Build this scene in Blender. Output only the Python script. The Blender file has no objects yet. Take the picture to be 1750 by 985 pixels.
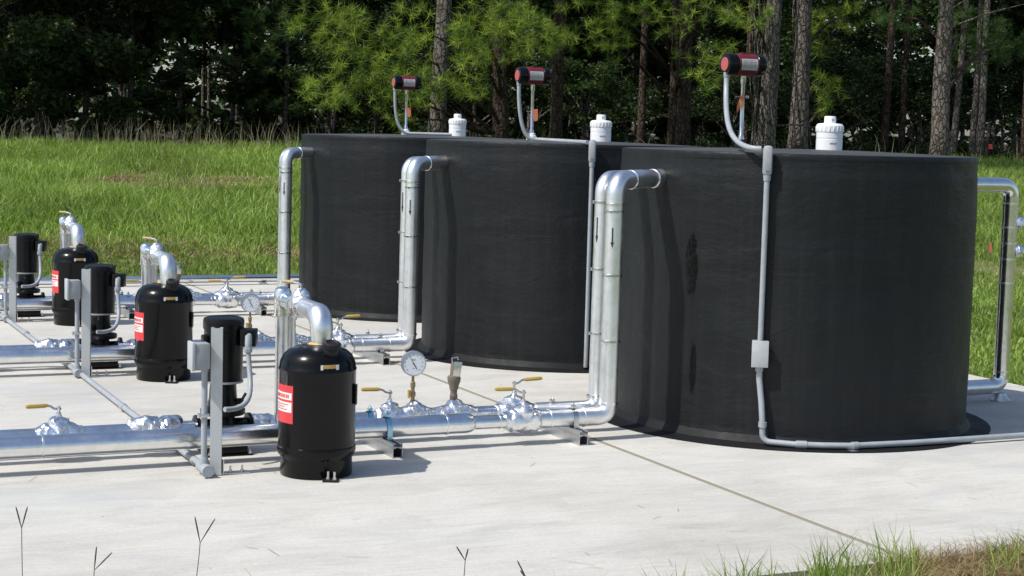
import bpy, bmesh, math, random
import numpy as np
from mathutils import Vector, Matrix, noise
PI = math.pi
C = bpy.context.scene.collection
sc = bpy.context.scene

# ------------------------------------------------------------ camera, sky, sun, exposure
HC = 1.30
F_PX, PITCH, ROLL, YAW = 2860.1, 0.0942, 0.0269, 0.4380
Fv = Vector((math.sin(YAW)*math.cos(PITCH), math.cos(YAW)*math.cos(PITCH), -math.sin(PITCH)))
R0 = Vector((math.cos(YAW), -math.sin(YAW), 0)); U0 = R0.cross(Fv)
Rv = R0*math.cos(ROLL) + U0*math.sin(ROLL); Uv = U0*math.cos(ROLL) - R0*math.sin(ROLL)
cam = bpy.data.cameras.new('camera'); co = bpy.data.objects.new('camera', cam); C.objects.link(co)
co.matrix_world = Matrix(((Rv.x, Uv.x, -Fv.x, 0), (Rv.y, Uv.y, -Fv.y, 0), (Rv.z, Uv.z, -Fv.z, HC), (0, 0, 0, 1)))
cam.sensor_fit = 'HORIZONTAL'; cam.sensor_width = 36; cam.lens = 36*F_PX/1750; cam.clip_end = 2000; cam.clip_start = .05
sc.camera = co
SUN_EL, SUN_AZ = math.radians(54), math.radians(265)        # azimuth measured from +Y towards +X
w = bpy.data.worlds.new('World'); sc.world = w; w.use_nodes = True
nt = w.node_tree; bg = nt.nodes['Background']; sky = nt.nodes.new('ShaderNodeTexSky')
sky.sky_type = 'NISHITA'; sky.sun_disc = False; sky.sun_elevation = SUN_EL; sky.sun_rotation = SUN_AZ
sky.air_density = 1.0; sky.dust_density = 1.5; sky.ozone_density = 1.5
nt.links.new(sky.outputs[0], bg.inputs[0]); bg.inputs[1].default_value = 0.13
sl = bpy.data.lights.new('sun', 'SUN'); so = bpy.data.objects.new('sun', sl); C.objects.link(so)
sl.energy = 4.1; sl.angle = math.radians(.55); sl.color = (1, .965, .90)
sd = Vector((math.sin(SUN_AZ)*math.cos(SUN_EL), math.cos(SUN_AZ)*math.cos(SUN_EL), math.sin(SUN_EL)))
so.rotation_euler = sd.to_track_quat('Z', 'Y').to_euler(); so.location = (-20, -5, 30)
sc.view_settings.view_transform = 'Standard'; sc.view_settings.look = 'None'
sc.view_settings.exposure = 0.16; sc.view_settings.gamma = 1

def ray(px, py):
    return (Fv*F_PX + Rv*(px-875) - Uv*(py-492.5)).normalized()
def gz(px, py, z=0.0):                                     # the point of height z seen at a pixel of the photo
    d = ray(px, py); t = (z-HC)/d.z; return Vector((0, 0, HC)) + d*t
FH = Vector((math.sin(YAW), math.cos(YAW), 0))
def ud(u, d): return R0*u + FH*d                           # lateral, depth -> ground xy
def pd(px, d): return ud((px-875)/F_PX*d, d)               # column of the photo at depth d

# ------------------------------------------------------------ helpers
def tag(o, label=None, cat=None, group=None, kind=None):
    if label: o['label'] = label
    if cat: o['category'] = cat
    if group: o['group'] = group
    if kind: o['kind'] = kind
    return o
def empty(name, loc, label, cat, group=None):
    o = bpy.data.objects.new(name, None); C.objects.link(o); o.location = loc; o.empty_display_size = .05
    return tag(o, label, cat, group)
def kids(o): return [c for c in bpy.data.objects if c.parent == o]
def copy_tree(o, parent=None):
    c = o.copy(); C.objects.link(c); c.parent = parent
    for ch in kids(o): copy_tree(ch, c)
    return c
def basis(ax):
    ax = Vector(ax).normalized()
    t = Vector((0, 0, 1)) if abs(ax.z) < .9 else Vector((1, 0, 0))
    x = t.cross(ax).normalized(); return x, ax.cross(x), ax
def fillet(pts, R, k=7):
    pts = [Vector(p) for p in pts]; out = [pts[0]]
    for i in range(1, len(pts)-1):
        a, b, c = pts[i-1], pts[i], pts[i+1]
        d1 = (a-b).normalized(); d2 = (c-b).normalized(); ang = d1.angle(d2)
        if ang > PI-.02: out.append(b); continue
        r = R[i-1] if isinstance(R, (list, tuple)) else R
        t = min(r/math.tan(ang/2), (a-b).length*.49, (c-b).length*.49); rr = t*math.tan(ang/2)
        cen = b + (d1+d2).normalized()*(rr/math.sin(ang/2)); p1 = b+d1*t-cen; p2 = b+d2*t-cen
        tot = p1.angle(p2)
        for j in range(k+1):
            s = j/k; out.append(cen + (p1*math.sin((1-s)*tot)+p2*math.sin(s*tot))/math.sin(tot))
    out.append(pts[-1]); return out
def bez(a, b, c, d, k=14):
    a, b, c, d = map(Vector, (a, b, c, d)); o = []
    for i in range(k+1):
        t = i/k; o.append(a*(1-t)**3+b*3*t*(1-t)**2+c*3*t*t*(1-t)+d*t**3)
    return o
class MB:
    def __init__(s): s.v = []; s.f = []
    def add(s, v, f):
        n = len(s.v); s.v += [tuple(p) for p in v]; s.f += [tuple(i+n for i in q) for q in f]; return s
    def box(s, c, sz, rot=None, bev=0.0):
        bm = bmesh.new(); bmesh.ops.create_cube(bm, size=1)
        bmesh.ops.scale(bm, vec=sz, verts=bm.verts)
        if bev: bmesh.ops.bevel(bm, geom=bm.edges[:], offset=bev, segments=2, affect='EDGES', profile=.5)
        m = Matrix.Translation(c) @ (rot.to_4x4() if rot else Matrix.Identity(4))
        bm.transform(m); bm.verts.index_update()
        s.add([v.co for v in bm.verts], [[v.index for v in f.verts] for f in bm.faces]); bm.free(); return s
    def lathe(s, prof, o=(0, 0, 0), ax=(0, 0, 1), n=32):
        x, y, z = basis(ax); o = Vector(o); v = []; f = []
        for r, h in prof:
            for k in range(n):
                a = 2*PI*k/n; v.append(o + z*h + x*(r*math.cos(a)) + y*(r*math.sin(a)))
        for i in range(len(prof)-1):
            for k in range(n):
                k2 = (k+1) % n; f.append((i*n+k, i*n+k2, (i+1)*n+k2, (i+1)*n+k))
        if prof[0][0] > 1e-5: f.append(tuple(range(n))[::-1])
        if prof[-1][0] > 1e-5: f.append(tuple((len(prof)-1)*n+k for k in range(n)))
        return s.add(v, f)
    def foil(s, prof, o, ax=(0, 0, 1), n=44, k=5):
        P = []
        for (r0, h0), (r1, h1) in zip(prof, prof[1:]):
            for j in range(k): t = j/k; P.append((r0+(r1-r0)*t, h0+(h1-h0)*t))
        P.append(prof[-1]); return s.lathe(P, o, ax, n)
    def wrap(s, amp, seed=0.):
        out = []
        for p in s.v:
            q = Vector(p)*26+Vector((seed, seed*.7, seed*1.3))
            d = noise.noise_vector(q)*amp*.9
            c = noise.cell_vector(Vector(p)*70+Vector((seed,)*3))-Vector((.5, .5, .5))
            rdg = 1-abs(noise.noise(Vector(p)*58+Vector((seed, 0, 0))))*2
            out.append(tuple(Vector(p)+d+noise.noise_vector(Vector(p)*60)*amp*.34+c*amp*.08+d.normalized()*rdg*amp*.12))
        s.v = out; return s
    def cyl(s, a, b, r, n=20):
        a = Vector(a); b = Vector(b); L = (b-a).length; e = min(r*.12, .002, L*.2)
        return s.lathe([(r-e, 0), (r, e), (r, L-e), (r-e, L)], a, b-a, n)
    def tube(s, pts, r, n=16, caps=True):
        pts = [Vector(p) for p in pts]; m = len(pts)
        rs = r if isinstance(r, (list, tuple)) else [r]*m
        t = (pts[1]-pts[0]).normalized(); x, y, _ = basis(t); v = []; f = []
        for i in range(m):
            t2 = (pts[min(i+1, m-1)]-pts[max(i-1, 0)]).normalized()
            q = t.rotation_difference(t2); x = q @ x; y = q @ y; t = t2
            for k in range(n):
                a = 2*PI*k/n; v.append(pts[i]+x*(rs[i]*math.cos(a))+y*(rs[i]*math.sin(a)))
        for i in range(m-1):
            for k in range(n):
                k2 = (k+1) % n; f.append((i*n+k, i*n+k2, (i+1)*n+k2, (i+1)*n+k))
        if caps: f.append(tuple(range(n))[::-1]); f.append(tuple((m-1)*n+k for k in range(n)))
        return s.add(v, f)
    def crinkle(s, amp, sc_=18., seed=0.):
        out = []
        for p in s.v:
            q = Vector(p)*sc_ + Vector((seed, seed*.7, seed*1.3))
            d = noise.noise_vector(q)*amp + noise.noise_vector(q*2.7)*amp*.5
            out.append(tuple(Vector(p)+d))
        s.v = out; return s
    def build(s, name, mat, parent=None, sharp=38, smooth=True, loc=None):
        me = bpy.data.meshes.new(name); me.from_pydata(s.v, [], s.f); me.validate()
        if smooth:
            me.polygons.foreach_set('use_smooth', [True]*len(me.polygons))
            me.set_sharp_from_angle(angle=math.radians(sharp))
        me.update()
        o = bpy.data.objects.new(name, me); C.objects.link(o); me.materials.append(mat)
        if parent: o.parent = parent
        if loc: o.location = loc
        return o
def npmesh(name, V, k, mat, parent=None, rnd=None):        # V: (faces, k, 3)
    n = V.shape[0]; me = bpy.data.meshes.new(name)
    me.vertices.add(n*k); me.vertices.foreach_set('co', V.reshape(-1).astype(np.float32))
    me.loops.add(n*k); me.loops.foreach_set('vertex_index', np.arange(n*k, dtype=np.int32))
    me.polygons.add(n); me.polygons.foreach_set('loop_start', np.arange(0, n*k, k, dtype=np.int32))
    me.update(calc_edges=True)
    a = me.attributes.new('rnd', 'FLOAT', 'FACE')
    a.data.foreach_set('value', (rnd if rnd is not None else np.random.rand(n)).astype(np.float32))
    me.materials.append(mat)
    o = bpy.data.objects.new(name, me); C.objects.link(o)
    if parent: o.parent = parent
    return o
rng = np.random.default_rng(7); random.seed(7); np.random.seed(7)

# ------------------------------------------------------------ materials
def mat(name, col, rough=.5, metal=0., spec=None):
    m = bpy.data.materials.new(name); m.use_nodes = True; b = m.node_tree.nodes['Principled BSDF']
    b.inputs['Base Color'].default_value = (*col, 1); b.inputs['Roughness'].default_value = rough
    b.inputs['Metallic'].default_value = metal
    if spec is not None: b.inputs['Specular IOR Level'].default_value = spec
    return m
class N:
    def __init__(s, m): s.m = m; s.nt = m.node_tree; s.b = s.nt.nodes['Principled BSDF']; s.tc = s.nt.nodes.new('ShaderNodeTexCoord')
    def new(s, t, **k):
        n = s.nt.nodes.new('ShaderNode'+t)
        for a, b in k.items(): setattr(n, a, b)
        return n
    def link(s, a, b): s.nt.links.new(a, b)
    def noise(s, scale, detail=4, rough=.6, vec=None, st=(1, 1, 1), dist=0):
        mp = s.new('Mapping'); mp.inputs['Scale'].default_value = st
        s.link(vec or s.tc.outputs['Object'], mp.inputs[0]); n = s.new('TexNoise')
        n.inputs['Scale'].default_value = scale; n.inputs['Detail'].default_value = detail
        n.inputs['Roughness'].default_value = rough; n.inputs['Distortion'].default_value = dist
        s.link(mp.outputs[0], n.inputs['Vector']); return n.outputs['Fac']
    def ramp(s, fac, stops):
        r = s.new('ValToRGB'); e = r.color_ramp.elements
        while len(e) < len(stops): e.new(.5)
        for i, (p, c) in enumerate(stops):
            e[i].position = p; e[i].color = (*c, 1) if isinstance(c, tuple) else (c, c, c, 1)
        s.link(fac, r.inputs[0]); return r.outputs[0]
    def mix(s, fac, a, b, mode='MIX'):
        n = s.new('Mix', data_type='RGBA', blend_type=mode)
        for k, x in ((0, fac), (6, a), (7, b)):
            if hasattr(x, 'links'): s.link(x, n.inputs[k])
            else: n.inputs[k].default_value = x if k == 0 else ((*x, 1) if isinstance(x, tuple) else x)
        return n.outputs[2]
    def math(s, op, a, b=0.):
        n = s.new('Math', operation=op)
        for k, x in ((0, a), (1, b)):
            if hasattr(x, 'links'): s.link(x, n.inputs[k])
            else: n.inputs[k].default_value = x
        return n.outputs[0]
    def bump(s, h, strength=.3, dist=.01):
        n = s.new('Bump'); n.inputs['Strength'].default_value = strength; n.inputs['Distance'].default_value = dist
        s.link(h, n.inputs['Height']); s.link(n.outputs[0], s.b.inputs['Normal'])
    def color(s, x): s.link(x, s.b.inputs['Base Color'])
    def rough(s, x): s.link(x, s.b.inputs['Roughness'])

def alu(name, base, r0, r1, bs, bd=.003, scale=14):
    m = mat(name, base, r0, 1.0); n = N(m)
    n.rough(n.ramp(n.noise(9, 5, .6, st=(1, 1, 1)), [(.3, r0), (.75, r1)]))
    n.color(n.mix(n.ramp(n.noise(26, 5, .7), [(.45, 0.), (.8, 1.)]), base, tuple(c*.82 for c in base)))
    h = n.math('ADD', n.noise(scale, 3, .5), n.math('MULTIPLY', n.noise(scale*6, 2, .5), .15))
    n.bump(h, bs, bd); return m
M = {}
M['jacket'] = alu('aluminium_jacket', (.86, .865, .87), .16, .30, .25, .006, 10)
M['riser'] = alu('aluminium_jacket_dull', (.88, .885, .885), .30, .44, .3, .005, 12)
M['foil'] = alu('foil_tape', (.88, .88, .89), .20, .36, .6, .006, 50)
M['zinc'] = alu('galvanised_steel', (.62, .63, .64), .35, .5, .2, .002, 30)
def conduit_mat():
    m = mat('conduit_grey', (.30, .33, .35), .42); n = N(m)
    n.color(n.ramp(n.noise(12, 5, .65), [(.3, (.27, .295, .315)), (.7, (.36, .385, .41))])); n.bump(n.noise(60, 3), .1, .002); return m
M['conduit'] = conduit_mat()
def painted(name, c, r, sp=.5):
    m = mat(name, c, r, spec=sp if max(c) > .02 else .24); n = N(m)
    n.color(n.mix(n.ramp(n.noise(9, 6, .7), [(.5, 0.), (.8, 1.)]), c, tuple(min(1, x*1.25+.001) for x in c)))
    n.rough(n.ramp(n.noise(14, 5, .6), [(.3, r), (.8, min(1, r+.2))])); n.bump(n.noise(45, 3), .08, .003); return m
M['gloss_black'] = painted('gloss_black_paint', (.0035, .0038, .004), .12)
M['pump_black'] = painted('pump_black_paint', (.004, .0043, .005), .25)
M['cap_black'] = painted('black_rubber', (.014, .014, .016), .45)
M['grey_box'] = painted('grey_box_paint', (.29, .305, .315), .45)
M['grey_lid'] = painted('grey_lid_plastic', (.40, .42, .43), .45)
M['tan'] = painted('faded_yellow_grip', (.42, .34, .18), .6)
M['post'] = painted('post_grey', (.43, .45, .445), .45)
M['brass'] = mat('aged_brass', (.34, .25, .14), .5, .85)
M['bronze'] = painted('dull_bronze', (.16, .13, .10), .5)
M['yellow'] = painted('yellow_handle', (.44, .31, .07), .55)
M['white'] = painted('white_pvc', (.78, .79, .80), .35)
M['dial'] = mat('dial_white', (.66, .69, .74), .35)
M['ink'] = mat('black_ink', (.02, .02, .022), .6)
M['greyink'] = mat('grey_ink', (.22, .24, .27), .7)
M['blueink'] = mat('blue_ink', (.20, .24, .34), .6)
M['steel'] = mat('stainless', (.62, .62, .61), .25, 1)
M['red'] = painted('red_cover', (.11, .006, .012), .45)
M['redlabel'] = mat('red_label', (.62, .045, .05), .5)
M['whitelabel'] = mat('white_label', (.72, .70, .68), .5)
M['goldlabel'] = mat('gold_label', (.50, .32, .10), .45)
M['silverlabel'] = mat('silver_label', (.42, .42, .40), .45)
M['orange'] = mat('orange_tag', (.55, .16, .08), .6)
M['blueclamp'] = alu('blue_zinc_clamp', (.42, .66, .80), .3, .4, .1)
M['lens'] = mat('clear_red_lens', (.42, .085, .08), .3)

def concrete():
    m = mat('concrete_slab', (.5, .5, .49), .85, spec=.2); n = N(m)
    c = n.ramp(n.noise(.8, 6, .6), [(.28, (.47, .452, .410)), (.5, (.54, .523, .480)), (.72, (.58, .566, .525))])
    mid = n.ramp(n.noise(4.2, 7, .7, st=(.6, 1.3, 1), dist=.5), [(.32, .84), (.5, .97), (.7, 1.06)]); c = n.mix(1., c, mid, 'MULTIPLY')
    fine = n.ramp(n.noise(70, 5, .75), [(.25, .86), (.6, 1.03)]); c = n.mix(1., c, fine, 'MULTIPLY')
    broom = n.ramp(n.noise(26, 5, .7, st=(.12, 2.6, 1)), [(.3, .90), (.6, 1.02)]); c = n.mix(1., c, broom, 'MULTIPLY')
    damp = n.ramp(n.noise(1.1, 5, .65, st=(.6, 1.3, 1), dist=.8), [(.54, 0.), (.66, 1.)])
    c = n.mix(n.math('MULTIPLY', damp, .45), c, (.40, .425, .445))
    warm = n.ramp(n.noise(1.7, 6, .75, dist=.6), [(.57, 0.), (.74, 1.)]); c = n.mix(n.math('MULTIPLY', warm, .4), c, (.43, .40, .35))
    spot = n.ramp(n.noise(46, 2, .6), [(.71, 0.), (.76, 1.)]); c = n.mix(n.math('MULTIPLY', spot, .5), c, (.27, .25, .22))
    vor = n.new('TexVoronoi'); vor.inputs['Scale'].default_value = 5.; n.link(n.tc.outputs['Object'], vor.inputs['Vector'])
    pit = n.ramp(vor.outputs['Distance'], [(.018, 1.), (.035, 0.)]); c = n.mix(n.math('MULTIPLY', pit, .7), c, (.20, .18, .15))
    n.color(c); n.bump(n.math('ADD', n.noise(120, 3, .6, st=(.15, 1.4, 1)), n.noise(9, 4)), .35, .0035); return m
M['concrete'] = concrete()
M['filler'] = mat('joint_filler', (.27, .245, .19), .95, spec=.05)

def tankmat(blots):
    m = mat('tank_coating', (.02, .021, .022), .5, spec=.26); n = N(m)
    base = n.ramp(n.noise(1.6, 5, .6), [(.3, (.0055, .0070, .0082)), (.7, (.0100, .0120, .0135))])
    st = n.ramp(n.noise(7, 5, .7, st=(3.2, 3.2, .12)), [(.45, 0.), (.8, 1.)])
    c = n.mix(n.math('MULTIPLY', st, .35), base, (.028, .028, .026))
    # two glossy resin runs low on the side, each with an outline of its own
    sep = n.new('SeparateXYZ'); n.link(n.tc.outputs['Object'], sep.inputs[0])
    wob = n.math('MULTIPLY', n.math('SUBTRACT', n.noise(22, 5, .8, st=(1, 1, .6)), .5), 2.6)
    def blot(py, pz, sy, sz):
        a = n.math('DIVIDE', n.math('SUBTRACT', sep.outputs[1], py), sy); b = n.math('DIVIDE', n.math('SUBTRACT', sep.outputs[2], pz), sz)
        d = n.math('ADD', n.math('ADD', n.math('MULTIPLY', a, a), n.math('MULTIPLY', b, b)), wob)
        side = n.math('LESS_THAN', sep.outputs[0], 0.)
        return n.math('MULTIPLY', n.ramp(d, [(.62, 1.), (.85, 0.)]), side)
    bl = n.math('MULTIPLY', n.math('MAXIMUM', blot(-.325, .745, .036, .14), blot(-.35, .30, .018, .13)), 1. if blots else 0.)
    c = n.mix(bl, c, (.003, .003, .0035)); n.color(c)
    r = n.ramp(n.noise(5, 5, .7, st=(1, 1, .5)), [(.3, .42), (.7, .6)])
    n.rough(n.mix(bl, r, (.12, .12, .12)))
    h1 = n.noise(4.5, 5, .55, st=(1, 1, 2.6), dist=.8); h2 = n.noise(46, 3, .6)
    vor = n.new('TexWave', wave_type='BANDS', bands_direction='Z'); vor.inputs['Scale'].default_value = .62
    vor.inputs['Distortion'].default_value = 2.2; vor.inputs['Detail'].default_value = 5; n.link(n.tc.outputs['Object'], vor.inputs['Vector'])
    seam = n.ramp(vor.outputs['Fac'], [(.93, 0.), (.985, 1.)])
    h = n.math('ADD', n.math('ADD', h1, n.math('MULTIPLY', h2, .34)), n.math('MULTIPLY', seam, .22))
    h = n.math('ADD', h, n.math('MULTIPLY', n.noise(9, 5, .6, st=(1, 1, 2.4), dist=1.5), .22))
    n.bump(h, .5, .012); return m
M['tank'] = tankmat(False); M['tank_blotched'] = tankmat(True)
def lidmat():
    m = mat('tank_lid_sunlit', (.07, .072, .07), .6); n = N(m)
    n.color(n.ramp(n.noise(3, 5, .6), [(.3, (.035, .037, .037)), (.7, (.07, .07, .068))])); n.bump(n.noise(30, 4), .3, .005); return m  # paler grey than the wall coating, sun on the top put into the colour
M['lid'] = lidmat()
M['skirt'] = painted('black_sealer', (.008, .0085, .009), .5)

def leafmat(name, dark, light, dry=None, trans=.35, rough=.5, patch=.12):
    m = bpy.data.materials.new(name); m.use_nodes = True; n = N(m)
    at = n.new('Attribute', attribute_name='rnd'); n.nt.nodes.remove(n.b) if False else None
    stops = [(0., dark), (.75 if dry else 1., light)] + ([(1., dry)] if dry else [])
    c = n.ramp(at.outputs['Fac'], stops)
    geo = n.new('NewGeometry'); p = n.ramp(n.noise(patch, 3, .5, vec=geo.outputs['Position']), [(.35, .72), (.65, 1.2)])
    c = n.mix(1., c, p, 'MULTIPLY')
    n.color(c); n.b.inputs['Roughness'].default_value = rough; n.b.inputs['Specular IOR Level'].default_value = .25
    tr = n.new('BsdfTranslucent'); n.link(n.mix(1., c, (1.1, 1.25, .6), 'MULTIPLY'), tr.inputs[0])
    ms = n.new('MixShader'); ms.inputs[0].default_value = trans
    out = n.nt.nodes['Material Output']; n.link(n.b.outputs[0], ms.inputs[1]); n.link(tr.outputs[0], ms.inputs[2]); n.link(ms.outputs[0], out.inputs[0])
    return m
M['grass'] = leafmat('grass_blades', (.115, .19, .035), (.33, .43, .10), (.58, .53, .30), .35, .5, .5)
M['straw'] = leafmat('dry_straw', (.20, .13, .065), (.36, .27, .15), None, .2, .8, 2.)
M['needle_sunlit'] = leafmat('sunny_pine_needles', (.055, .11, .014), (.30, .38, .055), None, .3, .5, .6)  # brighter copy of the pine needles, direct sunlight mixed into the yellow green
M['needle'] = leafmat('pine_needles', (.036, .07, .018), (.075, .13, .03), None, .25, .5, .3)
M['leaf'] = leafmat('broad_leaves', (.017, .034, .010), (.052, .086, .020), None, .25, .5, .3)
M['weed'] = leafmat('dry_weed_stems', (.16, .14, .08), (.46, .43, .30), None, .2, .8, .5)
M['spike'] = mat('seed_spike', (.075, .06, .04), .8)
def bark(name, a, b):
    m = mat(name, a, .9, spec=.1); n = N(m)
    v = n.new('TexVoronoi', feature='DISTANCE_TO_EDGE'); mp = n.new('Mapping'); mp.inputs['Scale'].default_value = (1, 1, .38)
    d = n.new('TexNoise'); d.inputs['Scale'].default_value = 6; n.link(n.tc.outputs['Object'], d.inputs['Vector'])
    n.link(n.mix(.12, n.tc.outputs['Object'], d.outputs['Color']), mp.inputs[0]); n.link(mp.outputs[0], v.inputs['Vector']); v.inputs['Scale'].default_value = 13
    e = n.ramp(v.outputs[0], [(.02, 0.), (.16, 1.)])
    c = n.ramp(n.noise(7, 6, .7, st=(1, 1, .4)), [(.3, a), (.7, b)])
    n.color(n.mix(e, n.mix(1., c, (.42, .38, .34), 'MULTIPLY'), c)); n.bump(n.math('ADD', e, n.noise(30, 4)), .9, .03); return m
M['bark'] = bark('grey_pine_bark', (.12, .105, .092), (.22, .20, .175))
M['bark_red'] = bark('reddish_pine_bark', (.06, .045, .036), (.115, .085, .066))
def groundmat():
    m = mat('ground_soil', (.1, .12, .05), .95, spec=.1); n = N(m)
    sep = n.new('SeparateXYZ'); n.link(n.tc.outputs['Object'], sep.inputs[0])
    d = n.math('ADD', n.math('MULTIPLY', sep.outputs[0], FH.x), n.math('MULTIPLY', sep.outputs[1], FH.y))
    d = n.math('ADD', d, n.math('MULTIPLY', n.math('SUBTRACT', n.noise(.8, 4), .5), 3.))
    far = n.ramp(n.math('DIVIDE', d, 100.), [(.395, 0.), (.42, 1.)])
    g = n.ramp(n.noise(3, 6, .7), [(.3, (.09, .14, .035)), (.55, (.15, .16, .06)), (.8, (.24, .19, .12))])
    l = n.ramp(n.noise(5, 6, .7), [(.35, (.030, .022, .014)), (.7, (.065, .047, .03))])
    n.color(n.mix(far, g, l)); n.bump(n.noise(20, 5, .7), .8, .04); return m
M['ground'] = groundmat()

# ------------------------------------------------------------ ground, slab
def smooth(a, b, x): t = np.clip((x-a)/(b-a), 0, 1); return t*t*(3-2*t)
def terrain(x, y):
    x = np.asarray(x, float); y = np.asarray(y, float); d = x*FH.x+y*FH.y; u = x*R0.x+y*R0.y
    z = -.055 + .20*smooth(14, 19, d) + (.47+.006*np.clip(u, -12, 14))*smooth(18, 41, d)
    z = z + .035*np.sin(x*.7+1.2)*np.sin(y*.45)*smooth(14.5, 19, d) - .35*smooth(42, 60, d)
    inside = (x > -8) & (x < 6.6) & (y > 3.9) & (y < 13.8)
    return np.where(inside, np.minimum(z, -.055), z)
xs = np.unique(np.concatenate([np.linspace(-900, -40, 14), np.linspace(-40, 70, 150), np.linspace(70, 900, 14)]))
ys = np.unique(np.concatenate([np.linspace(-900, -20, 12), np.linspace(-20, 90, 150), np.linspace(90, 900, 14)]))
X, Y = np.meshgrid(xs, ys); Z = terrain(X, Y)
g = MB(); nx = len(xs); ny = len(ys)
g.v = list(map(tuple, np.stack([X, Y, Z], -1).reshape(-1, 3)))
g.f = [(j*nx+i, j*nx+i+1, (j+1)*nx+i+1, (j+1)*nx+i) for j in range(ny-1) for i in range(nx-1)]
tag(g.build('ground', M['ground'], sharp=180), kind='structure')

def slab(x0, x1):
    m = MB().box(((x0+x1)/2, 8.8, -.0775), (x1-x0, 9.4, .155), bev=.0015)
    return tag(m.build('slab', M['concrete'], smooth=False), kind='structure')
slab(-7.5, 3.301); slab(3.330, 6.30)
tag(MB().box((3.3155, 8.8, -.0075), (.0286, 9.38, .012)).build('slab_joint', M['filler'], smooth=False), kind='structure')

# ------------------------------------------------------------ tanks
TX = 4.45; TXI = [4.48, 4.45, 4.45]; TY = [6.49, 8.83, 11.19]; TR = .8145; TH = 1.2315
tank_lab = ['big black cylindrical water tank nearest the camera with a shiny resin blotch on its side',
            'middle one of the three black water tanks, half hidden by the nearest tank',
            'farthest of the three black water tanks, beside the grassy bank']
def make_tank():
    t = empty('storage_tank', (0, 0, 0), 'x', 'tank', 'black storage tanks in a row')
    n = 160; prof = []; H = TH-.028
    zs = np.linspace(0.0, H, 60); v = []; f = []
    for i, z in enumerate(zs):
        for k in range(n):
            a = 2*PI*k/n; p = Vector((math.cos(a)*TR, math.sin(a)*TR, z))
            r = TR + .0045*noise.noise(Vector((p.x*2.2, p.y*2.2, p.z*5))) + .002*noise.noise(p*11)
            if z < .05: r += .010*(1-z/.05)
            if z > 1.145: r -= .004
            v.append((math.cos(a)*r, math.sin(a)*r, z))
    for i in range(len(zs)-1):
        for k in range(n):
            k2 = (k+1) % n; f.append((i*n+k, i*n+k2, (i+1)*n+k2, (i+1)*n+k))
    MB().add(v, f).build('tank_wall', M['tank'], t, sharp=180)
    MB().lathe([(TR-.03, H-.003), (TR-.0045, H-.001), (TR-.0035, H+.010), (TR-.004, TH-.007), (TR-.007, TH-.001), (TR-.012, TH+.0005), (TR-.03, TH-.001)], n=160).build('rim', M['tank'], t)
    MB().lathe([(TR-.02, TH-.006), (TR-.02, TH+.0012), (TR-.2, TH+.006), (.3, TH+.014), (0, TH+.016)], n=120).build('lid', M['lid'], t)
    MB().lathe([(TR-.02, .0005), (.925, .0015), (.925, .0045), (TR+.055, .006), (TR+.02, .011), (TR+.002, .045), (TR-.02, .05)], n=96).crinkle(.0012, 22).build('base_sealer', M['skirt'], t)
    return t
tk = make_tank()
for i in (1, 2, 0):
    t = tk if i == 0 else copy_tree(tk)
    t.location = (TXI[i], TY[i], 0); t['label'] = tank_lab[i]
    wl = [c for c in kids(t) if c.name.startswith('tank_wall')][0]
    if i == 0: wl.data = wl.data.copy(); wl.data.materials[0] = M['tank_blotched']

# ------------------------------------------------------------ one row of piping
ROW = [0, 2.41, 4.81]
where = ['in the nearest row', 'in the middle row', 'in the farthest row']
def handle_valve(parent, x, y, z, dirx, hl=.085, mat_='foil', s=1., up=.075, yaw=0., wheel=False):
    b = MB(); b.foil([(.0, -.088*s), (.034*s, -.088*s), (.040*s, -.07*s), (.048*s, -.055*s), (.050*s, -.02*s), (.052*s, .01*s), (.050*s, .04*s), (.046*s, .06*s), (.038*s, .075*s), (.034*s, .09*s), (0, .09*s)], (x, y, z), (1, 0, 0))
    b.foil([(.050*s, 0), (.047*s, .03*s), (.038*s, .050*s), (.026*s, .058*s), (.013*s, .064*s), (.010*s, .078*s), (0, .08*s)], (x, y, z+.01)).wrap(.007*s, x*3+y)
    vb = b.build('valve_body', M[mat_], parent, sharp=16)
    MB().cyl((x, y, z+.06*s), (x, y, z+up+.012), .0055, 10).lathe([(.0095, 0), (.0095, .008)], (x, y, z+up-.002), n=6).build('valve_stem', M['steel'], vb)
    d = Vector((math.cos(yaw)*dirx, math.sin(yaw), 0)); q = Vector((x, y, z+up))
    side = Vector((-d.y, d.x, 0))
    if wheel:
        rr = .032; MB().tube([q+Vector((math.cos(a)*rr, math.sin(a)*rr, .012)) for a in np.linspace(0, 2*PI, 21)], .004, 8).cyl(q+Vector((-rr, 0, .012)), q+Vector((rr, 0, .012)), .003, 6).build('handle', M['steel'], vb)
        return vb
    p = [q, q+d*.02+Vector((0, 0, .004)), q+d*.034+Vector((0, 0, .014)), q+d*.05+Vector((0, 0, .018))]
    MB().tube(p, .0045, 8).build('lever', M['steel'], vb)
    e0 = q+d*.046+Vector((0, 0, .018)); e1 = q+d*(.046+hl)+Vector((0, 0, .020))
    MB().tube([e0, e0+d*.01, e1-d*.01, e1], [.006, .0085, .0085, .006], 8).build('handle', M['yellow'], vb)
    return vb
def band(mb, p, ax, r, w=.010):
    mb.lathe([(r-.002, -w), (r+.0022, -w*.8), (r+.0022, w*.8), (r-.002, w)], p, ax, 28)
def band_clip(mb, p, off):
    mb.box(Vector(p)+Vector(off), (.014, .010, .010), bev=.002)
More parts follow.
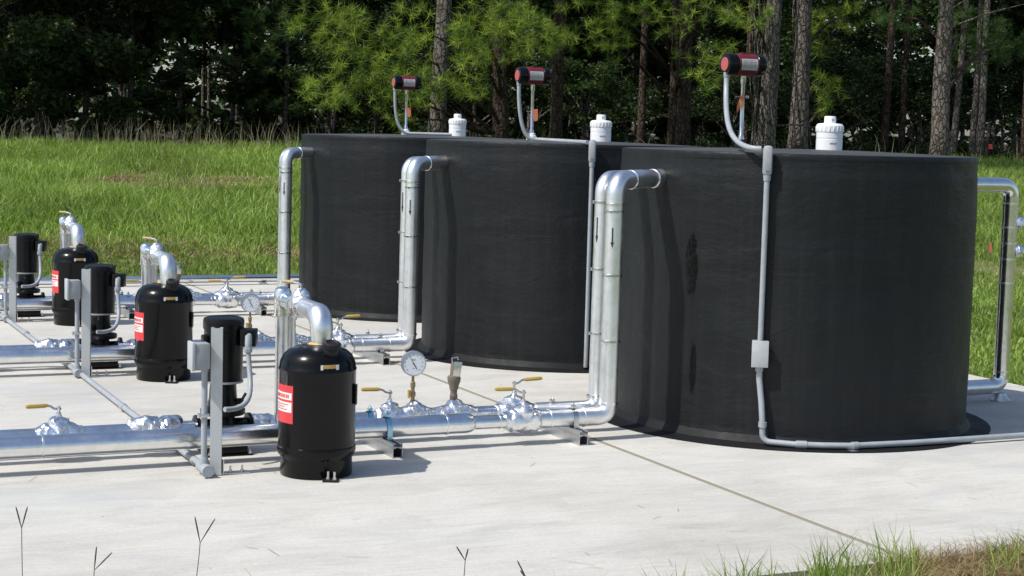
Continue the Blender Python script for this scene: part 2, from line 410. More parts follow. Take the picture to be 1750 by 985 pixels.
def arrow_mb(c, out, L, w_):
    c = Vector(c); out = Vector(out).normalized(); s = Vector((0, 0, 1)).cross(out).normalized(); m = MB()
    def P(a, b, t): return c+s*a+Vector((0, 0, b))+out*t
    pl = [(-w_*.4, L/2), (w_*.4, L/2), (w_*.4, -L*.22), (w_, -L*.22), (0, -L/2), (-w_, -L*.22), (-w_*.4, -L*.22)]
    v = [P(a, b, .0016) for a, b in pl]+[P(a, b, -.002) for a, b in pl]; k = len(pl)
    return m.add(v, [tuple(range(k))[::-1], tuple(range(k, 2*k))]+[(i, (i+1) % k, k+(i+1) % k, k+i) for i in range(k)])
def each(name, mt, parent, items):
    for fn in items: m = MB(); fn(m); m.build(name, mt, parent)
tocam = (Vector((0, 0, HC))-Vector((3.35, 6.2, .7))); tocam.z = 0; tocam.normalize()

def front_pipe():
    y = 6.20; z = .10
    o = empty('insulated_pipe', (2.0, y, 0), 'x', 'pipe', 'front silver pipes rising to the tanks')
    L = lambda x, yy, zz: (x-2.0, yy-y, zz)
    MB().tube([L(-1.6, y, z), L(.5, y, z), L(2.70, y, z)], .041, 32).lathe([(.041, 0), (.041, .012), (.038, .03), (.030, .045), (.02, .05)], L(2.70, y, z), (1, 0, 0), 32).build('pipe_jacket', M['jacket'], o)
    MB().tube([L(2.73, y, z), L(2.92, y, z)], .029, 24).build('reducer_pipe', M['jacket'], o)
    for x in (-.6, .3, 1.02, 1.95, 2.62, 2.86, 3.09, 3.25):
        b = MB(); band(b, L(x, y, z), (1, 0, 0), .041 if x < 2.7 else (.040 if x > 3 else .029), .004); b.build('jacket_seam', M['riser'], o)
    handle_valve(o, 2.97-2.0, 0, z, -1, .085, up=.115)
    path = fillet([L(3.03, y, z), L(3.37, y, z), L(3.372, y, 1.10), L(3.685, y+.165, 1.108)], [.052, .062], 9)
    MB().tube(path, .0395, 30).build('riser_jacket', M['riser'], o)
    for zz in (.155, 1.0): sr = MB(); band(sr, L(3.371, y, zz), (0, 0, 1), .0395, .006); sr.build('elbow_band', M['jacket'], o)
    for t in (.32, .8):
        sr = MB(); band(sr, Vector(L(3.372, y, 1.10)).lerp(Vector(L(3.69, y+.165, 1.108)), t), (.318, .165, .01), .0395, .004)
        sr.build('elbow_band', M['jacket'], o)
    for zz in (.42, .7, .97):
        st = MB(); band(st, L(3.371, y, zz), (0, 0, 1), .0398, .006); q = Vector(L(3.371, y, zz))+tocam*.039-R0*.02; st.box(q, (.014, .012, .011), bev=.002)
        st.build('strap', M['steel'], o)
    arrow_mb(Vector(L(3.371, y, .86))+tocam*.0397-R0*.006, tocam, .085, .0075).build('flow_arrow', M['ink'], o, smooth=False)
    return o
def back_pipe():
    y = 6.40; z = .10
    o = empty('valve_manifold_pipe', (2.0, y, 0), 'x', 'pipe', 'rear silver pipes carrying the valves')
    L = lambda x, yy, zz: (x-2.0, yy-y, zz)
    MB().tube([L(-1.6, y, z), L(.5, y, z), L(1.70, y, z)], .031, 26).tube([L(1.80, y, z), L(2.9, y, z), L(3.2, y, z)], .031, 26).build('pipe_jacket', M['jacket'], o)
    MB().tube([L(-1.6, y+.085, z-.01), L(1.42, y+.085, z-.01), L(1.56, y+.06, z-.008)], .019, 16).build('bypass_pipe', M['jacket'], o)
    handle_valve(o, 1.115-2, 0, z, -1, .085, up=.10, yaw=-.25)
    handle_valve(o, 2.455-2, 0, z, -1, .08, up=.105, s=.9)
    handle_valve(o, 3.02-2, 0, z, 1, .085, up=.12)
    for x, s in ((1.44, 1.), (1.53, .95)):
        f = MB().foil([(0, -.06*s), (.034*s, -.058*s), (.046*s, -.04*s), (.050*s, 0), (.046*s, .035*s), (.034*s, .058*s), (0, .06*s)], L(x, y, z+.010), (1, .35 if x > 1.5 else -.2, .2))
        f.wrap(.010, x*4.); f.build('wrapped_tee', M['foil'], o, sharp=16)
    for x in (2.56, 2.745):
        f = MB().foil([(.030, -.10), (.036, -.07), (.044, -.035), (.046, 0), (.044, .035), (.036, .07), (.030, .09)], L(x, y, z+.004), (1, 0, 0))
        f.foil([(.046, 0), (.040, .03), (.026, .046), (.014, .058), (0, .06)], L(x, y, z+.012))
        f.wrap(.009, x*9.); f.build('wrapped_tee', M['foil'], o, sharp=16)
    f = MB().foil([(.03, -.05), (.04, -.03), (.042, 0), (.04, .04), (.03, .06)], L(1.90, y, z+.004), (1, 0, 0)).wrap(.008, 2.)
    f.build('wrapped_tee', M['foil'], o, sharp=16)
    path = fillet([L(3.12, y, z), L(3.412, y-.012, z), L(3.414, y-.012, 1.10), L(3.70, y+.12, 1.106)], [.045, .06], 8)
    MB().tube(path, .035, 26).build('riser_jacket', M['riser'], o)
    for zz in (.155, .43, .71, 1.0):
        st = MB(); q = L(3.413, y-.012, zz); band(st, q, (0, 0, 1), .0355, .006); st.box(Vector(q)-R0*.037+tocam*.012, (.012, .012, .014), bev=.002)
        st.build('strap', M['steel'], o)
    arrow_mb(Vector(L(3.413, y-.012, .88))+(tocam*.8-R0*.6).normalized()*.0352, tocam*.8-R0*.6, .11, .006).build('flow_arrow', M['ink'], o, smooth=False)
    return o
def feed_loop():
    # riser off the rear pipe, over the front pipe and down into the vessel
    o = empty('vessel_feed_pipe', (1.985, 6.385, 0), 'x', 'pipe', 'silver pipe loops feeding the vessels')
    MB().tube([(0, 0, .095), (0, 0, .56)], .0275, 24).build('riser_jacket', M['riser'], o)
    MB().tube([(.052, .045, .07), (.052, .045, .52)], .0165, 18).lathe([(.0165, 0), (.021, .002), (.021, .02), (.013, .03), (0, .032)], (.052, .045, .515), n=18).build('bypass_riser', M['riser'], o)
    MB().lathe([(.0275, -.06), (.033, -.055), (.034, 0), (.034, .035), (.028, .048), (.012, .055), (0, .055)], (0, 0, .60), n=26).tube([(0, .0, .60), (0, -.16, .602)], .031, 24).build('tee_jacket', M['jacket'], o)
    each('elbow_band', M['jacket'], o, [lambda b: band(b, (0, 0, .545), (0, 0, 1), .033, .006), lambda b: band(b, (0, -.055, .60), (0, 1, 0), .032, .004), lambda b: band(b, (0, -.15, .60), (0, 1, 0), .034, .006)])
    v = MB().foil([(.03, -.075), (.038, -.05), (.045, -.02), (.047, .02), (.044, .05), (.032, .07)], (0, -.235, .603), (0, 1, 0)).foil([(.044, 0), (.036, .035), (.024, .05), (.012, .06), (0, .06)], (0, -.235, .612)).wrap(.008, 6.)
    vb = v.build('valve_body', M['foil'], o, sharp=16)
    MB().cyl((0, -.235, .64), (0, -.235, .685), .006, 10).tube([(0, -.235, .685), (-.012, -.226, .692), (-.03, -.21, .694)], .005, 8).build('valve_stem', M['steel'], vb)
    MB().tube([(-.024, -.215, .694), (-.060, -.183, .695)], .0065, 8).build('handle', M['tan'], vb)
    path = fillet([(0, -.29, .602), (0, -.485, .596), (0, -.487, .475)], .062, 10)
    rs = [.035+.008*min(1, i/3) for i in range(len(path))]; rs[-1] = .038
    MB().tube(path, rs, 30).build('elbow_jacket', M['riser'], o)
    return o
def gauge():
    o = empty('pressure_gauge', (2.555, 6.40, .155), 'x', 'gauge', 'pressure gauges on the rear pipes')
    MB().lathe([(.011, 0), (.011, .016), (.0085, .018), (.0085, .03), (.012, .032), (.012, .05), (.008, .053), (.008, .07), (.0105, .072), (.0105, .09), (.006, .094), (.006, .125)], n=12).build('stem', M['brass'], o)
    MB().tube([(-.010, -.008, .055), (-.022, -.012, .06), (-.022, -.012, .028)], [.005, .006, .005], 8).build('cock_handle', M['yellow'], o)
    fwd = (Vector((0, 0, HC))-Vector((2.567, 6.4, .326))); fwd.z = .12; fwd.normalize()
    fwd = (fwd + R0*.10).normalized(); c = Vector((0, 0, .171))
    body = MB().lathe([(0, -.022), (.048, -.022), (.051, -.018), (.051, .006), (.053, .008), (.053, .013), (.050, .014), (.0485, .008), (0, .008)], c, fwd, 40).build('case', M['zinc'], o)
    MB().lathe([(.048, 0), (.048, .001), (0, .001)], c+fwd*.0085, fwd, 40).build('dial', M['dial'], o)
    x, y_, z_ = basis(fwd); up = (Vector((0, 0, 1))-fwd*fwd.z).normalized(); rt = up.cross(fwd)
    tk_ = MB(); q = c+fwd*.0102
    for k in range(11):
        a = math.radians(225-27*k); d = rt*math.cos(a)+up*math.sin(a)
        tk_.cyl(q+d*.036-fwd*.0005, q+d*.036+fwd*.0004, .0024, 8)
    for k in range(51):
        a = math.radians(225-5.4*k); d = rt*math.cos(a)+up*math.sin(a); s = rt*(-math.sin(a))+up*math.cos(a)
        l0 = .0415 if k % 5 == 0 else .0425; p = [q+d*l0+s*.0004, q+d*.045+s*.0004, q+d*.045-s*.0004, q+d*l0-s*.0004]; tk_.add(p, [(0, 1, 2, 3)])
    for dy_, wd in ((.017, .012), (.013, .014), (-.022, .008)):
        tk_.add([q+up*dy_-rt*wd/1.6, q+up*dy_+rt*wd/1.6, q+up*(dy_+.0018)+rt*wd/1.6, q+up*(dy_+.0018)-rt*wd/1.6], [(0, 1, 2, 3)])
    tk_.build('dial_marks', M['greyink'], o, smooth=False)
    nd = (rt*(-.5)+up*.87).normalized(); s = nd.cross(fwd); q = c+fwd*.0125
    pl = [(-.0018, -.026), (.0018, -.026), (.0013, -.008), (.0006, .034), (-.0006, .034), (-.0013, -.008)]
    v = [q+s*a+nd*b for a, b in pl]+[q+s*a+nd*b-fwd*.0008 for a, b in pl]
    MB().add(v, [tuple(range(6)), tuple(range(11, 5, -1))]+[(i, 6+i, 6+(i+1) % 6, (i+1) % 6) for i in range(6)]).lathe([(.003, -.002), (.003, .001)], q, fwd, 12).build('needle', M['ink'], o, smooth=False)
    return o
def relief():
    o = empty('relief_valve', (2.74, 6.40, .155), 'x', 'valve', 'bronze relief valves on the rear pipes')
    MB().lathe([(.015, 0), (.015, .014), (.0165, .016), (.0165, .032), (.014, .034), (.015, .052), (.019, .056), (.0195, .066), (.027, .088), (.0285, .102), (.027, .110), (.018, .114), (.015, .158), (.012, .168), (0, .17)], n=12).build('valve_body', M['bronze'], o)
    MB().tube([(-.008, 0, .168), (-.012, 0, .186), (.013, -.004, .190), (.016, -.004, .178)], .003, 8).build('test_lever', M['steel'], o)
    q = Vector((.006, -.021, .142)); MB().box(q, (.034, .0015, .062), Matrix.Rotation(.4-YAW, 3, 'Z') @ Matrix.Rotation(.12, 3, 'Y'), bev=.0005).build('tag', M['steel'], o)
    return o
def support(x, y0, y1, name_label, stack):
    o = empty('pipe_support', (x, (y0+y1)/2, 0), name_label, 'bracket'); Ly = y1-y0; z = 0
    for k, h in enumerate(stack):
        m = MB(); t = .003; W_ = .041
        for side in (-1, 1):
            m.box((side*(W_/2-t/2), 0, z+h/2), (t, Ly, h-.001))
            m.box((side*(W_/2-.0085), 0, z+h-t/2-.0005), (.009, Ly-.0005, t))
        m.box((0, 0, z+t/2+.0004), (W_-2*t, Ly, t)); m.build('channel', M['zinc'], o); z += h
    for yy, r in ((6.20, .0425 if x < 2.8 else .039), (6.40, .0325)):
        yl = yy-(y0+y1)/2; m = MB(); n = 14; w2 = .011
        pts = [(yl-r-.002, z)]+[(yl-(r+.002)*math.cos(a), .10+(r+.002)*math.sin(a)) for a in np.linspace(0, PI, n)]+[(yl+r+.002, z)]
        v = []; f = []
        for (a, b) in pts: v += [(-w2, a, b), (w2, a, b)]
        for k in range(len(pts)-1): f.append((2*k, 2*k+1, 2*k+3, 2*k+2))
        m.add(v, f); m.box((.0, yl-r*.25, .10+r+.009), (.02, .016, .014), bev=.003); m.lathe([(.006, 0), (.006, .008), (.0035, .009), (.0035, .016)], (0, yl-r*.25, .10+r+.013), n=6)
        m.build('clamp', M['blueclamp'] if x < 2.8 else M['steel'], o)
    return o
def pump():
    o = empty('vertical_pump', (1.75, 6.40, 0), 'x', 'pump', 'black vertical pumps on the rear pipes')
    m = MB().box((.005, -.02, .031), (.145, .15, .052), bev=.006).box((.005, -.02, .0035), (.18, .17, .006), bev=.001).build('foot', M['pump_black'], o)
    for sx in (-1, 1):
        for sy in (-1, 1):
            b = MB().lathe([(.009, 0), (.009, .002), (.0065, .002), (.0065, .009), (.004, .009), (.004, .02)], (.005+sx*.08, -.02+sy*.072, .007), n=8)
            b.build('anchor_bolt', M['steel'], o)
    MB().lathe([(.04, .05), (.055, .07), (.058, .10), (.05, .13), (.045, .15), (.083, .152), (.088, .156), (.088, .172), (.083, .176), (.06, .178), (.052, .19)], n=32).lathe([(.042, -.115), (.052, -.112), (.052, -.098), (.034, -.095), (.034, .095), (.052, .098), (.052, .112), (.042, .115)], (0, 0, .10), (1, 0, 0), 26).build('casing', M['pump_black'], o)
    MB().lathe([(.058, .18), (.06, .2), (.055, .215), (.052, .27), (.060, .283), (.066, .285)], n=28).box((.058, -.03, .205), (.03, .03, .022), bev=.005).box((-.052, -.045, .215), (.03, .03, .03), bev=.006).cyl((.06, -.045, .205), (.075, -.06, .24), .006, 8).build('coupling_housing', M['pump_black'], o)
    m = MB().lathe([(.05, .275), (.072, .28), (.076, .29), (.076, .50), (.072, .503)], n=40)
    m.lathe([(.078, .49), (.0805, .495), (.0805, .525), (.077, .534), (.062, .539), (.02, .541), (0, .541)], n=40)
    m.box((-.079, -.012, .452), (.02, .05, .035), bev=.006); m.build('motor', M['pump_black'], o)
    MB().lathe([(.079, -.004), (.079, .004)], (0, 0, .284), n=36).build('nameplate_band', M['grey_box'], o)
    q = R0*.103+FH*(-.02)+Vector((0, 0, .462)); rot = Matrix.Rotation(-YAW, 3, 'Z')
    MB().box(q, (.062, .062, .068), rot, bev=.004).build('terminal_box', M['pump_black'], o)
    s = q-FH*.035+R0*.006
    fx = s+Vector((0, 0, -.03))-FH*.018
    MB().tube([s+Vector((0, 0, .010))+FH*.006, s+Vector((0, 0, .008))-FH*.012, fx+Vector((0, 0, .014)), fx], [.010, .0135, .0135, .013], 14).lathe([(.016, 0), (.017, .002), (.017, .018), (.013, .02)], fx-Vector((0, 0, .022)), n=8).build('conduit_elbow', M['conduit'], o)
    end = Vector((-.075, -.30, .222))
    pts = bez(fx, fx-Vector((0, 0, .13)), end+Vector((.16, .06, -.02)), end, 26)
    rs = [.0098+.0007*(i % 2) for i in range(len(pts))]
    MB().tube(pts, rs, 12).build('flexible_conduit', M['conduit'], o)
    return o
def post():
    o = empty('control_post', (1.612, 5.985, 0), 'x', 'post', 'grey control posts beside the pumps')
    H = .545; m = MB(); t = .003; W_ = .042; rot = Matrix.Rotation(-.30, 3, 'Z')
    def bx(c, s, **k): m.box(rot @ Vector(c), s, rot, **k)
    bx((0, -W_/2, H/2+.003), (W_, t, H)); bx((-W_/2+t/2, 0, H/2+.003), (t, W_-.003, H-.001)); bx((W_/2-t/2, 0, H/2+.003), (t, W_-.003, H-.001))
    bx((-W_/2+.007, W_/2, H/2+.003), (.009, t, H-.002)); bx((W_/2-.007, W_/2, H/2+.003), (.009, t, H-.002))
    m.build('channel', M['post'], o)
    m = MB().box((.055, .0, .0035), (.14, .04, .005), bev=.001).box((.024, 0, .03), (.004, .038, .05))
    for x in (.055, .1): m.lathe([(.009, 0), (.009, .002), (.0065, .002), (.0065, .009), (.004, .009), (.004, .024)], (x, -.002, .006), n=8)
    m.build('base_bracket', M['zinc'], o)
    jb = MB().box((-.062, -.004, .447), (.056, .062, .094), Matrix.Rotation(.0, 3, 'Z'), bev=.003).build('junction_box', M['grey_box'], o)
    MB().box((-.096, -.004, .447), (.012, .072, .104), bev=.002).build('box_cover', M['grey_lid'], jb)
    MB().cyl((-.045, .0, .405), (-.045, .0, .03), .0112, 16).lathe([(.014, 0), (.014, .02)], (-.045, 0, .385), n=14).build('vertical_conduit', M['conduit'], o)
    MB().box((-.045, -.002, .225), (.032, .028, .014), bev=.003).box((-.066, -.004, .225), (.012, .014, .018), bev=.003).build('strap', M['zinc'], o)
    return o
def vessel():
    o = empty('pressure_vessel', (1.972, 5.898, 0), 'x', 'vessel', 'black pressure vessels'); o.scale = (1.09, 1.09, 1.0)
    MB().lathe([(.1215, .001), (.1235, .004), (.1225, .062), (.124, .070), (.1315, .080), (.134, .092), (.1345, .108), (.1335, .112), (.131, .113), (.1305, .118), (.1315, .122), (.1315, .392), (.133, .395), (.133, .402), (.1305, .405), (.128, .425), (.118, .449), (.100, .467), (.075, .480), (.045, .487), (.02, .489), (0, .489)], n=56).build('shell', M['gloss_black'], o, sharp=50)
    fw = (Vector((0, 0, 0))-Vector((1.972, 5.898, 0))).normalized(); rp = Vector((-fw.y, fw.x, 0))
    c = fw*.072+R0*.042+Vector((0, 0, .462)); ax = Vector((fw.x*.25+R0.x*.12, fw.y*.25+R0.y*.12, 1)).normalized()
    cp = MB(); n = 30; x, y_, z_ = basis(ax); prof = [(.022, -.012), (.026, -.004), (.028, .018), (.0265, .024), (.030, .027), (.0305, .044), (.027, .047), (.020, .048), (.017, .044), (0, .043)]
    cp.lathe(prof, c, ax, 26).build('valve_cap', M['cap_black'], o)
    MB().lathe([(.035, 0), (.036, .006), (.03, .01), (0, .011)], (0, 0, .483), n=24).build('inlet_collar', M['goldlabel'], o)
    def patch(a0, a1, z0, z1, r, name, mt, parent=o, k=6, t=.0008, lift=0.0):
        v = []; f = []
        for i in range(k+1):
            a = a0+(a1-a0)*i/k; d = fw*math.cos(a)+rp*math.sin(a)
            v += [d*(r+lift)+Vector((0, 0, z0)), d*(r+lift+t)+Vector((0, 0, z0)), d*(r+lift+t)+Vector((0, 0, z1)), d*(r+lift)+Vector((0, 0, z1))]
        for i in range(k):
            b = 4*i; f += [(b, b+4, b+5, b+1), (b+1, b+5, b+6, b+2), (b+2, b+6, b+7, b+3)]
        f += [(0, 1, 2, 3), (4*k+3, 4*k+2, 4*k+1, 4*k)]
        return MB().add(v, f).build(name, mt, parent, sharp=60)
    lb = patch(-1.50, -.66, .205, .345, .1315, 'warning_label', M['redlabel'])
    patch(-1.48, -.70, .292, .318, .1323, 'label_text_band', M['whitelabel'], lb, lift=0.0)
    patch(-1.48, -.70, .246, .283, .1323, 'label_panel', M['whitelabel'], lb)
    tx = MB(); 
    for row, (z0, z1, a_list) in enumerate([(.298, .312, np.linspace(-1.42, -.78, 12)), (.272, .276, np.linspace(-1.40, -.80, 15)), (.263, .267, np.linspace(-1.40, -.95, 12)), (.254, .258, np.linspace(-1.40, -.85, 13))]):
        for j, a in enumerate(a_list[:-1]):
            a1 = a+(a_list[1]-a_list[0])*(.72 if j % 4 else .5); r = .1334
            d0 = fw*math.cos(a)+rp*math.sin(a); d1 = fw*math.cos(a1)+rp*math.sin(a1)
            tx.add([d0*r+Vector((0, 0, z0)), d1*r+Vector((0, 0, z0)), d1*r+Vector((0, 0, z1)), d0*r+Vector((0, 0, z1))], [(0, 1, 2, 3)])
    tx.build('label_text', M['redlabel'], lb, smooth=False)
    pl = patch(.08, .58, .408, .428, .1285, 'data_plate', M['goldlabel'])
    patch(.08, .14, .409, .427, .1292, 'plate_end', M['whitelabel'], pl, k=2); patch(.50, .58, .409, .427, .1292, 'plate_end', M['whitelabel'], pl, k=2)
    dsd = (R0*.99+fw*.12).normalized()
    MB().box(dsd*.136+Vector((0, 0, .305)), (.006, .03, .075), Matrix.Rotation(-YAW, 3, 'Z'), bev=.002).build('side_lug', M['gloss_black'], o)
    q = fw*.128+R0*.05; m = MB().box(q+Vector((0, 0, .004)), (.052, .045, .007), Matrix.Rotation(-YAW, 3, 'Z'), bev=.001); m.build('foot_clip', M['cap_black'], o)
    for k in (-.009, .012):
        b = MB().lathe([(.0085, 0), (.0085, .002), (.0062, .002), (.0062, .009), (.0038, .009), (.0038, .03)], q+R0*k+fw*(.004+k*.3)+Vector((0, 0, .0075)), n=8)
        b.build('anchor_bolt', M['steel'], o)
    return o
protos = [
 (front_pipe(), 'fat silver pipe rising to the tank, %s', ['nearest the camera', 'behind the second vessel', 'farthest back near the grass']),
 (back_pipe(), 'rear silver pipe with foil wrapped valves %s', ['just behind the nearest fat pipe', 'in the middle row of pipes', 'in the farthest row of pipes']),
 (feed_loop(), 'bright aluminium pipe loop bending down into the top of %s', ['the nearest black vessel', 'the middle black vessel', 'the farthest black vessel']),
 (gauge(), 'round white dial pressure gauge on a brass stem %s', ['right of the nearest black vessel', 'just above the nearest pump', 'behind the middle vessel']),
 (relief(), 'bronze relief valve with a metal tag %s', ['right of the nearest gauge', 'in the middle row behind the nearest pipe loop', 'right of the middle vessel loop']),
 (support(2.365, 6.07, 6.62, 'x', [.041, .018]), 'steel bracket with blue clamps under pipes %s', ['right of the nearest vessel', 'in the middle row behind the nearest vessel', 'in the far row left of the middle vessel']),
 (support(3.20, 6.09, 6.55, 'x', [.041, .021]), 'galvanised channel bracket under the pipes close to %s', ['the nearest tank', 'the middle tank', 'the farthest tank']),
 (support(.25, 6.09, 6.62, 'x', [.041, .018]), 'galvanised channel bracket under the left ends of the pipes %s', ['nearest the camera', 'of the middle row', 'of the far row']),
 (pump(), 'black vertical pump with a grey flexible conduit, %s', ['left of the nearest vessel', 'left of the middle vessel', 'at the left edge beyond the middle pump']),
 (post(), 'grey steel channel post with a junction box %s', ['in front of the nearest pump', 'in front of the middle pump', 'at the left edge']),
 (vessel(), 'glossy black pressure vessel with a red label, %s', ['nearest and largest of the three', 'the middle one of the three', 'the smallest, farthest back on the left']),
]
protos[5][0]['group'] = 'channel brackets with blue clamps'; protos[6][0]['group'] = 'channel brackets beside the tanks'; protos[7][0]['group'] = 'channel brackets at the left pipe ends'
spacing = {8: (0, 2.43, 4.85), 9: (0, 2.497, 4.912), 10: (0, 2.443, 4.831), 0: (0, 2.40, 4.80), 1: (0, 2.40, 4.80)}
for pi, (o, lab, wh) in enumerate(protos):
    L0 = o.location.copy(); sp = spacing.get(pi, (0, 2.41, 4.82)); dx = (.0, .035, .06) if pi in (0, 1, 6) else (0, 0, 0)
    for i in (1, 2):
        c = copy_tree(o); c.location = L0+Vector((dx[i], sp[i], 0)); c['label'] = lab % wh[i]
    o['label'] = lab % wh[0]

# conduit along the slab past the posts
o = empty('ground_conduit', (1.575, 8.5, 0), 'grey conduit lying on the slab and linking the feet of the three control posts', 'conduit')
m = MB().tube([(0, -2.52, .026), (0, -1.2, .022), (.01, 0, .018), (0, 1.5, .018), (0, 4.9, .018)], .0132, 16); m.build('conduit_run', M['conduit'], o)
for yy in (-2.36, -1.1, .55, 1.6, 2.42): MB().cyl((0, yy, .022), (0, yy+.05, .022), .0165, 14).build('coupling', M['conduit'], o)
for yy in (-2.515, -.018, 2.397):
    m = MB(); m.cyl((-.008, yy-.045, .027), (-.008, yy+.045, .027), .021, 16); m.lathe([(.019, 0), (.017, .03), (.013, .04)], (-.008, yy, .03), n=14)
    if yy > -2.5: m.build('conduit_fitting', M['conduit'], o); continue
    m.lathe([(0, -.004), (.022, -.004), (.024, 0), (.024, .014), (.02, .018)], (-.008, -2.578, .027), (0, 1, 0), 16)
    m.build('conduit_fitting', M['conduit'], o)
for yy in (-1.6, .9, 3.6): MB().box((.0, yy, .006), (.05, .02, .004), bev=.001).build('floor_clip', M['zinc'], o)
o = empty('edge_conduit', (1.5, 13.1, 0), 'long silver pipe lying along the far edge of the slab by the grass', 'pipe')
MB().tube([(-6, 0, .05), (-2, .0, .05), (2.85, -.02, .05)], .030, 18).build('pipe_jacket', M['jacket'], o)
for xx in (-3.2, -1., 1., 2.4): MB().box((xx, 0, .0105), (.04, .12, .018), bev=.002).build('block', M['zinc'], o)

# ------------------------------------------------------------ on top of the tanks
zt = TH+.012
def vent(s=1.0):
    o = empty('vent_cap', (0, 0, 0), 'x', 'vent', 'white vents on the tank lids')
    MB().lathe([(.050, 0), (.060, .002), (.0605, .056), (.0585, .058), (.0585, .060), (.0605, .062), (.0605, .088), (.0625, .09), (.0625, .118), (.055, .127), (.030, .130), (.027, .131), (.027, .158), (.024, .162), (0, .163)], n=40).build('vent_body', M['white'], o)
    m = MB()
    for k in range(20):
        a = 2*PI*k/20; m.box((math.cos(a)*.0625, math.sin(a)*.0625, .104), (.004, .006, .022), Matrix.Rotation(a, 3, 'Z'), bev=.001)
    m.build('grip_ribs', M['white'], o)
    t = MB()
    fwv = Vector((-.5, -.86, 0)).normalized(); rt = Vector((.86, -.5, 0)).normalized()
    for k in range(7):
        a = -.05+k*.085; d0 = fwv*math.cos(a)+rt*math.sin(a); a2 = a+.06; d1 = fwv*math.cos(a2)+rt*math.sin(a2)
        for z0, z1, r in ((.034, .041, .0613),) + (((.140, .150, .0276),) if k > 2 else ()):
            t.add([d0*r+Vector((0, 0, z0)), d1*r+Vector((0, 0, z0)), d1*r+Vector((0, 0, z1)), d0*r+Vector((0, 0, z1))], [(0, 1, 2, 3)])
    t.build('printed_text', M['blueink'], o, smooth=False)
    return o
vp = vent()
for i, (x, y) in enumerate([(4.605, 6.42), (4.60, 8.66), (4.69, 11.0)]):
    v = vp if i == 0 else copy_tree(vp); v.location = (x, y, zt-.004+.0)
    v['label'] = 'white plastic vent with a small neck on the lid of the %s tank' % ['nearest', 'middle', 'farthest'][i]
def meter(i, pos, H, tagside):
    x, y = pos
    o = empty('level_transmitter', (x, y, zt-.002), ['red and black sensor on a thin rod above the nearest tank', 'red and black level transmitter on a thin rod above the middle tank', 'small red and black level transmitter above the farthest tank'][i], 'sensor', 'red and black sensors on the tanks')
    MB().lathe([(.030, 0), (.030, .026), (.024, .028), (.022, .04), (.012, .044)], n=12).build('base_bushing', M['white'] if i else M['cap_black'], o)
    MB().lathe([(.013, .03), (.013, .06), (.009, .065), (.009, H-.085), (.0125, H-.08), (.0125, H-.05)], n=14).build('rod', M['steel'], o)
    a = YAW-.42; ax = Vector((math.cos(a), -math.sin(a), 0)); c = Vector((0, 0, H))
    m = MB()
    m.lathe([(.036, 0), (.047, .003), (.049, .008), (.049, .05), (.046, .053), (.046, .055)], c-ax*.100, ax, 30); m.build('end_cap', M['gloss_black'], o)
    m = MB().lathe([(.046, 0), (.046, .002), (.049, .005), (.049, .036), (.045, .042), (0, .043)], c+ax*.052, ax, 30)
    m.build('end_cap', M['gloss_black'], o)
    MB().lathe([(0, -.001), (.030, -.001), (.032, .003)], c-ax*.101, ax, 28).build('end_window', M['lens'], o)
    MB().lathe([(.047, 0), (.050, .002), (.050, .098), (.047, .100)], c-ax*.047, ax, 30).box(c+Vector((0, 0, .05)), (.04, .03, .006), Matrix.Rotation(-a, 3, 'Z'), bev=.002).build('housing', M['red'], o)
    fw = Vector((-math.sin(a), -math.cos(a), 0)); v = []; f = []; k = 6
    for j in range(k+1):
        th = -.52+1.04*j/k; d = fw*math.cos(th)+Vector((0, 0, 1))*math.sin(th)
        v += [c-ax*.040+d*.0507, c+ax*.044+d*.0507]
    for j in range(k): f.append((2*j, 2*j+1, 2*j+3, 2*j+2))
    lb = MB().add(v, f).build('label', M['silverlabel'], o)
    t = MB()
    for j, th in enumerate((.36, .2, .04, -.12, -.28)):
        for s0, s1 in ((-.034, -.008), (-.003, .018), (.022, .036 if j % 2 else .030)):
            d0 = fw*math.cos(th)+Vector((0, 0, 1))*math.sin(th); d1 = fw*math.cos(th+.05)+Vector((0, 0, 1))*math.sin(th+.05)
            t.add([c+ax*s0+d0*.0513, c+ax*s1+d0*.0513, c+ax*s1+d1*.0513, c+ax*s0+d1*.0513], [(0, 1, 2, 3)])
    t.build('label_text', M['greyink'], lb, smooth=False)
    zc = H*([.62, .45, .5][i])
    MB().cyl(Vector((0, 0, zc))-R0*.034, Vector((0, 0, zc))+R0*.026, .0022, 6).lathe([(.008, 0), (.010, .003), (.008, .006)], Vector((0, 0, zc))+R0*.014, R0, 10).tube([Vector((0, 0, zc))+R0*.026+Vector((0, 0, q)) for q in (-.006, .006)], .002, 6).build('clip', M['steel'], o)
    s = tagside; q = Vector((0, 0, zc))-FH*.014
    if i == 0: pl = [(0, .02), (.006, -.005), (-.008, -.045), (-.026, -.075), (-.026, -.04), (-.016, -.01)]
    else: pl = [(.004, .012), (.032, .015), (.034, -.05), (.016, -.058), (.008, -.04)]
    vv = [q+R0*a_+Vector((0, 0, b_)) for a_, b_ in pl]; v2 = [p-FH*.0012 for p in vv]; kk = len(pl)
    MB().add(vv+v2, [tuple(range(kk)), tuple(range(2*kk-1, kk-1, -1))]+[(j, kk+j, kk+(j+1) % kk, (j+1) % kk) for j in range(kk)]).build('orange_tag', M['orange'], o, smooth=False)
    # flexible lead from the head down to the lid
    st = c-ax*.088+Vector((0, 0, -.047))
    MB().lathe([(.013, 0), (.014, .003), (.014, .022), (.010, .025)], st-Vector((0, 0, .012)), n=12).build('cable_gland', M['conduit'], o)
    return o, Vector((x, y, zt-.002))+st-Vector((0, 0, .012))
mets = []
for i, (p, H) in enumerate([((4.15, 6.46), .378), ((4.22, 8.80), .372), ((4.36, 11.16), .37)]):
    mets.append(meter(i, p, H, 1))

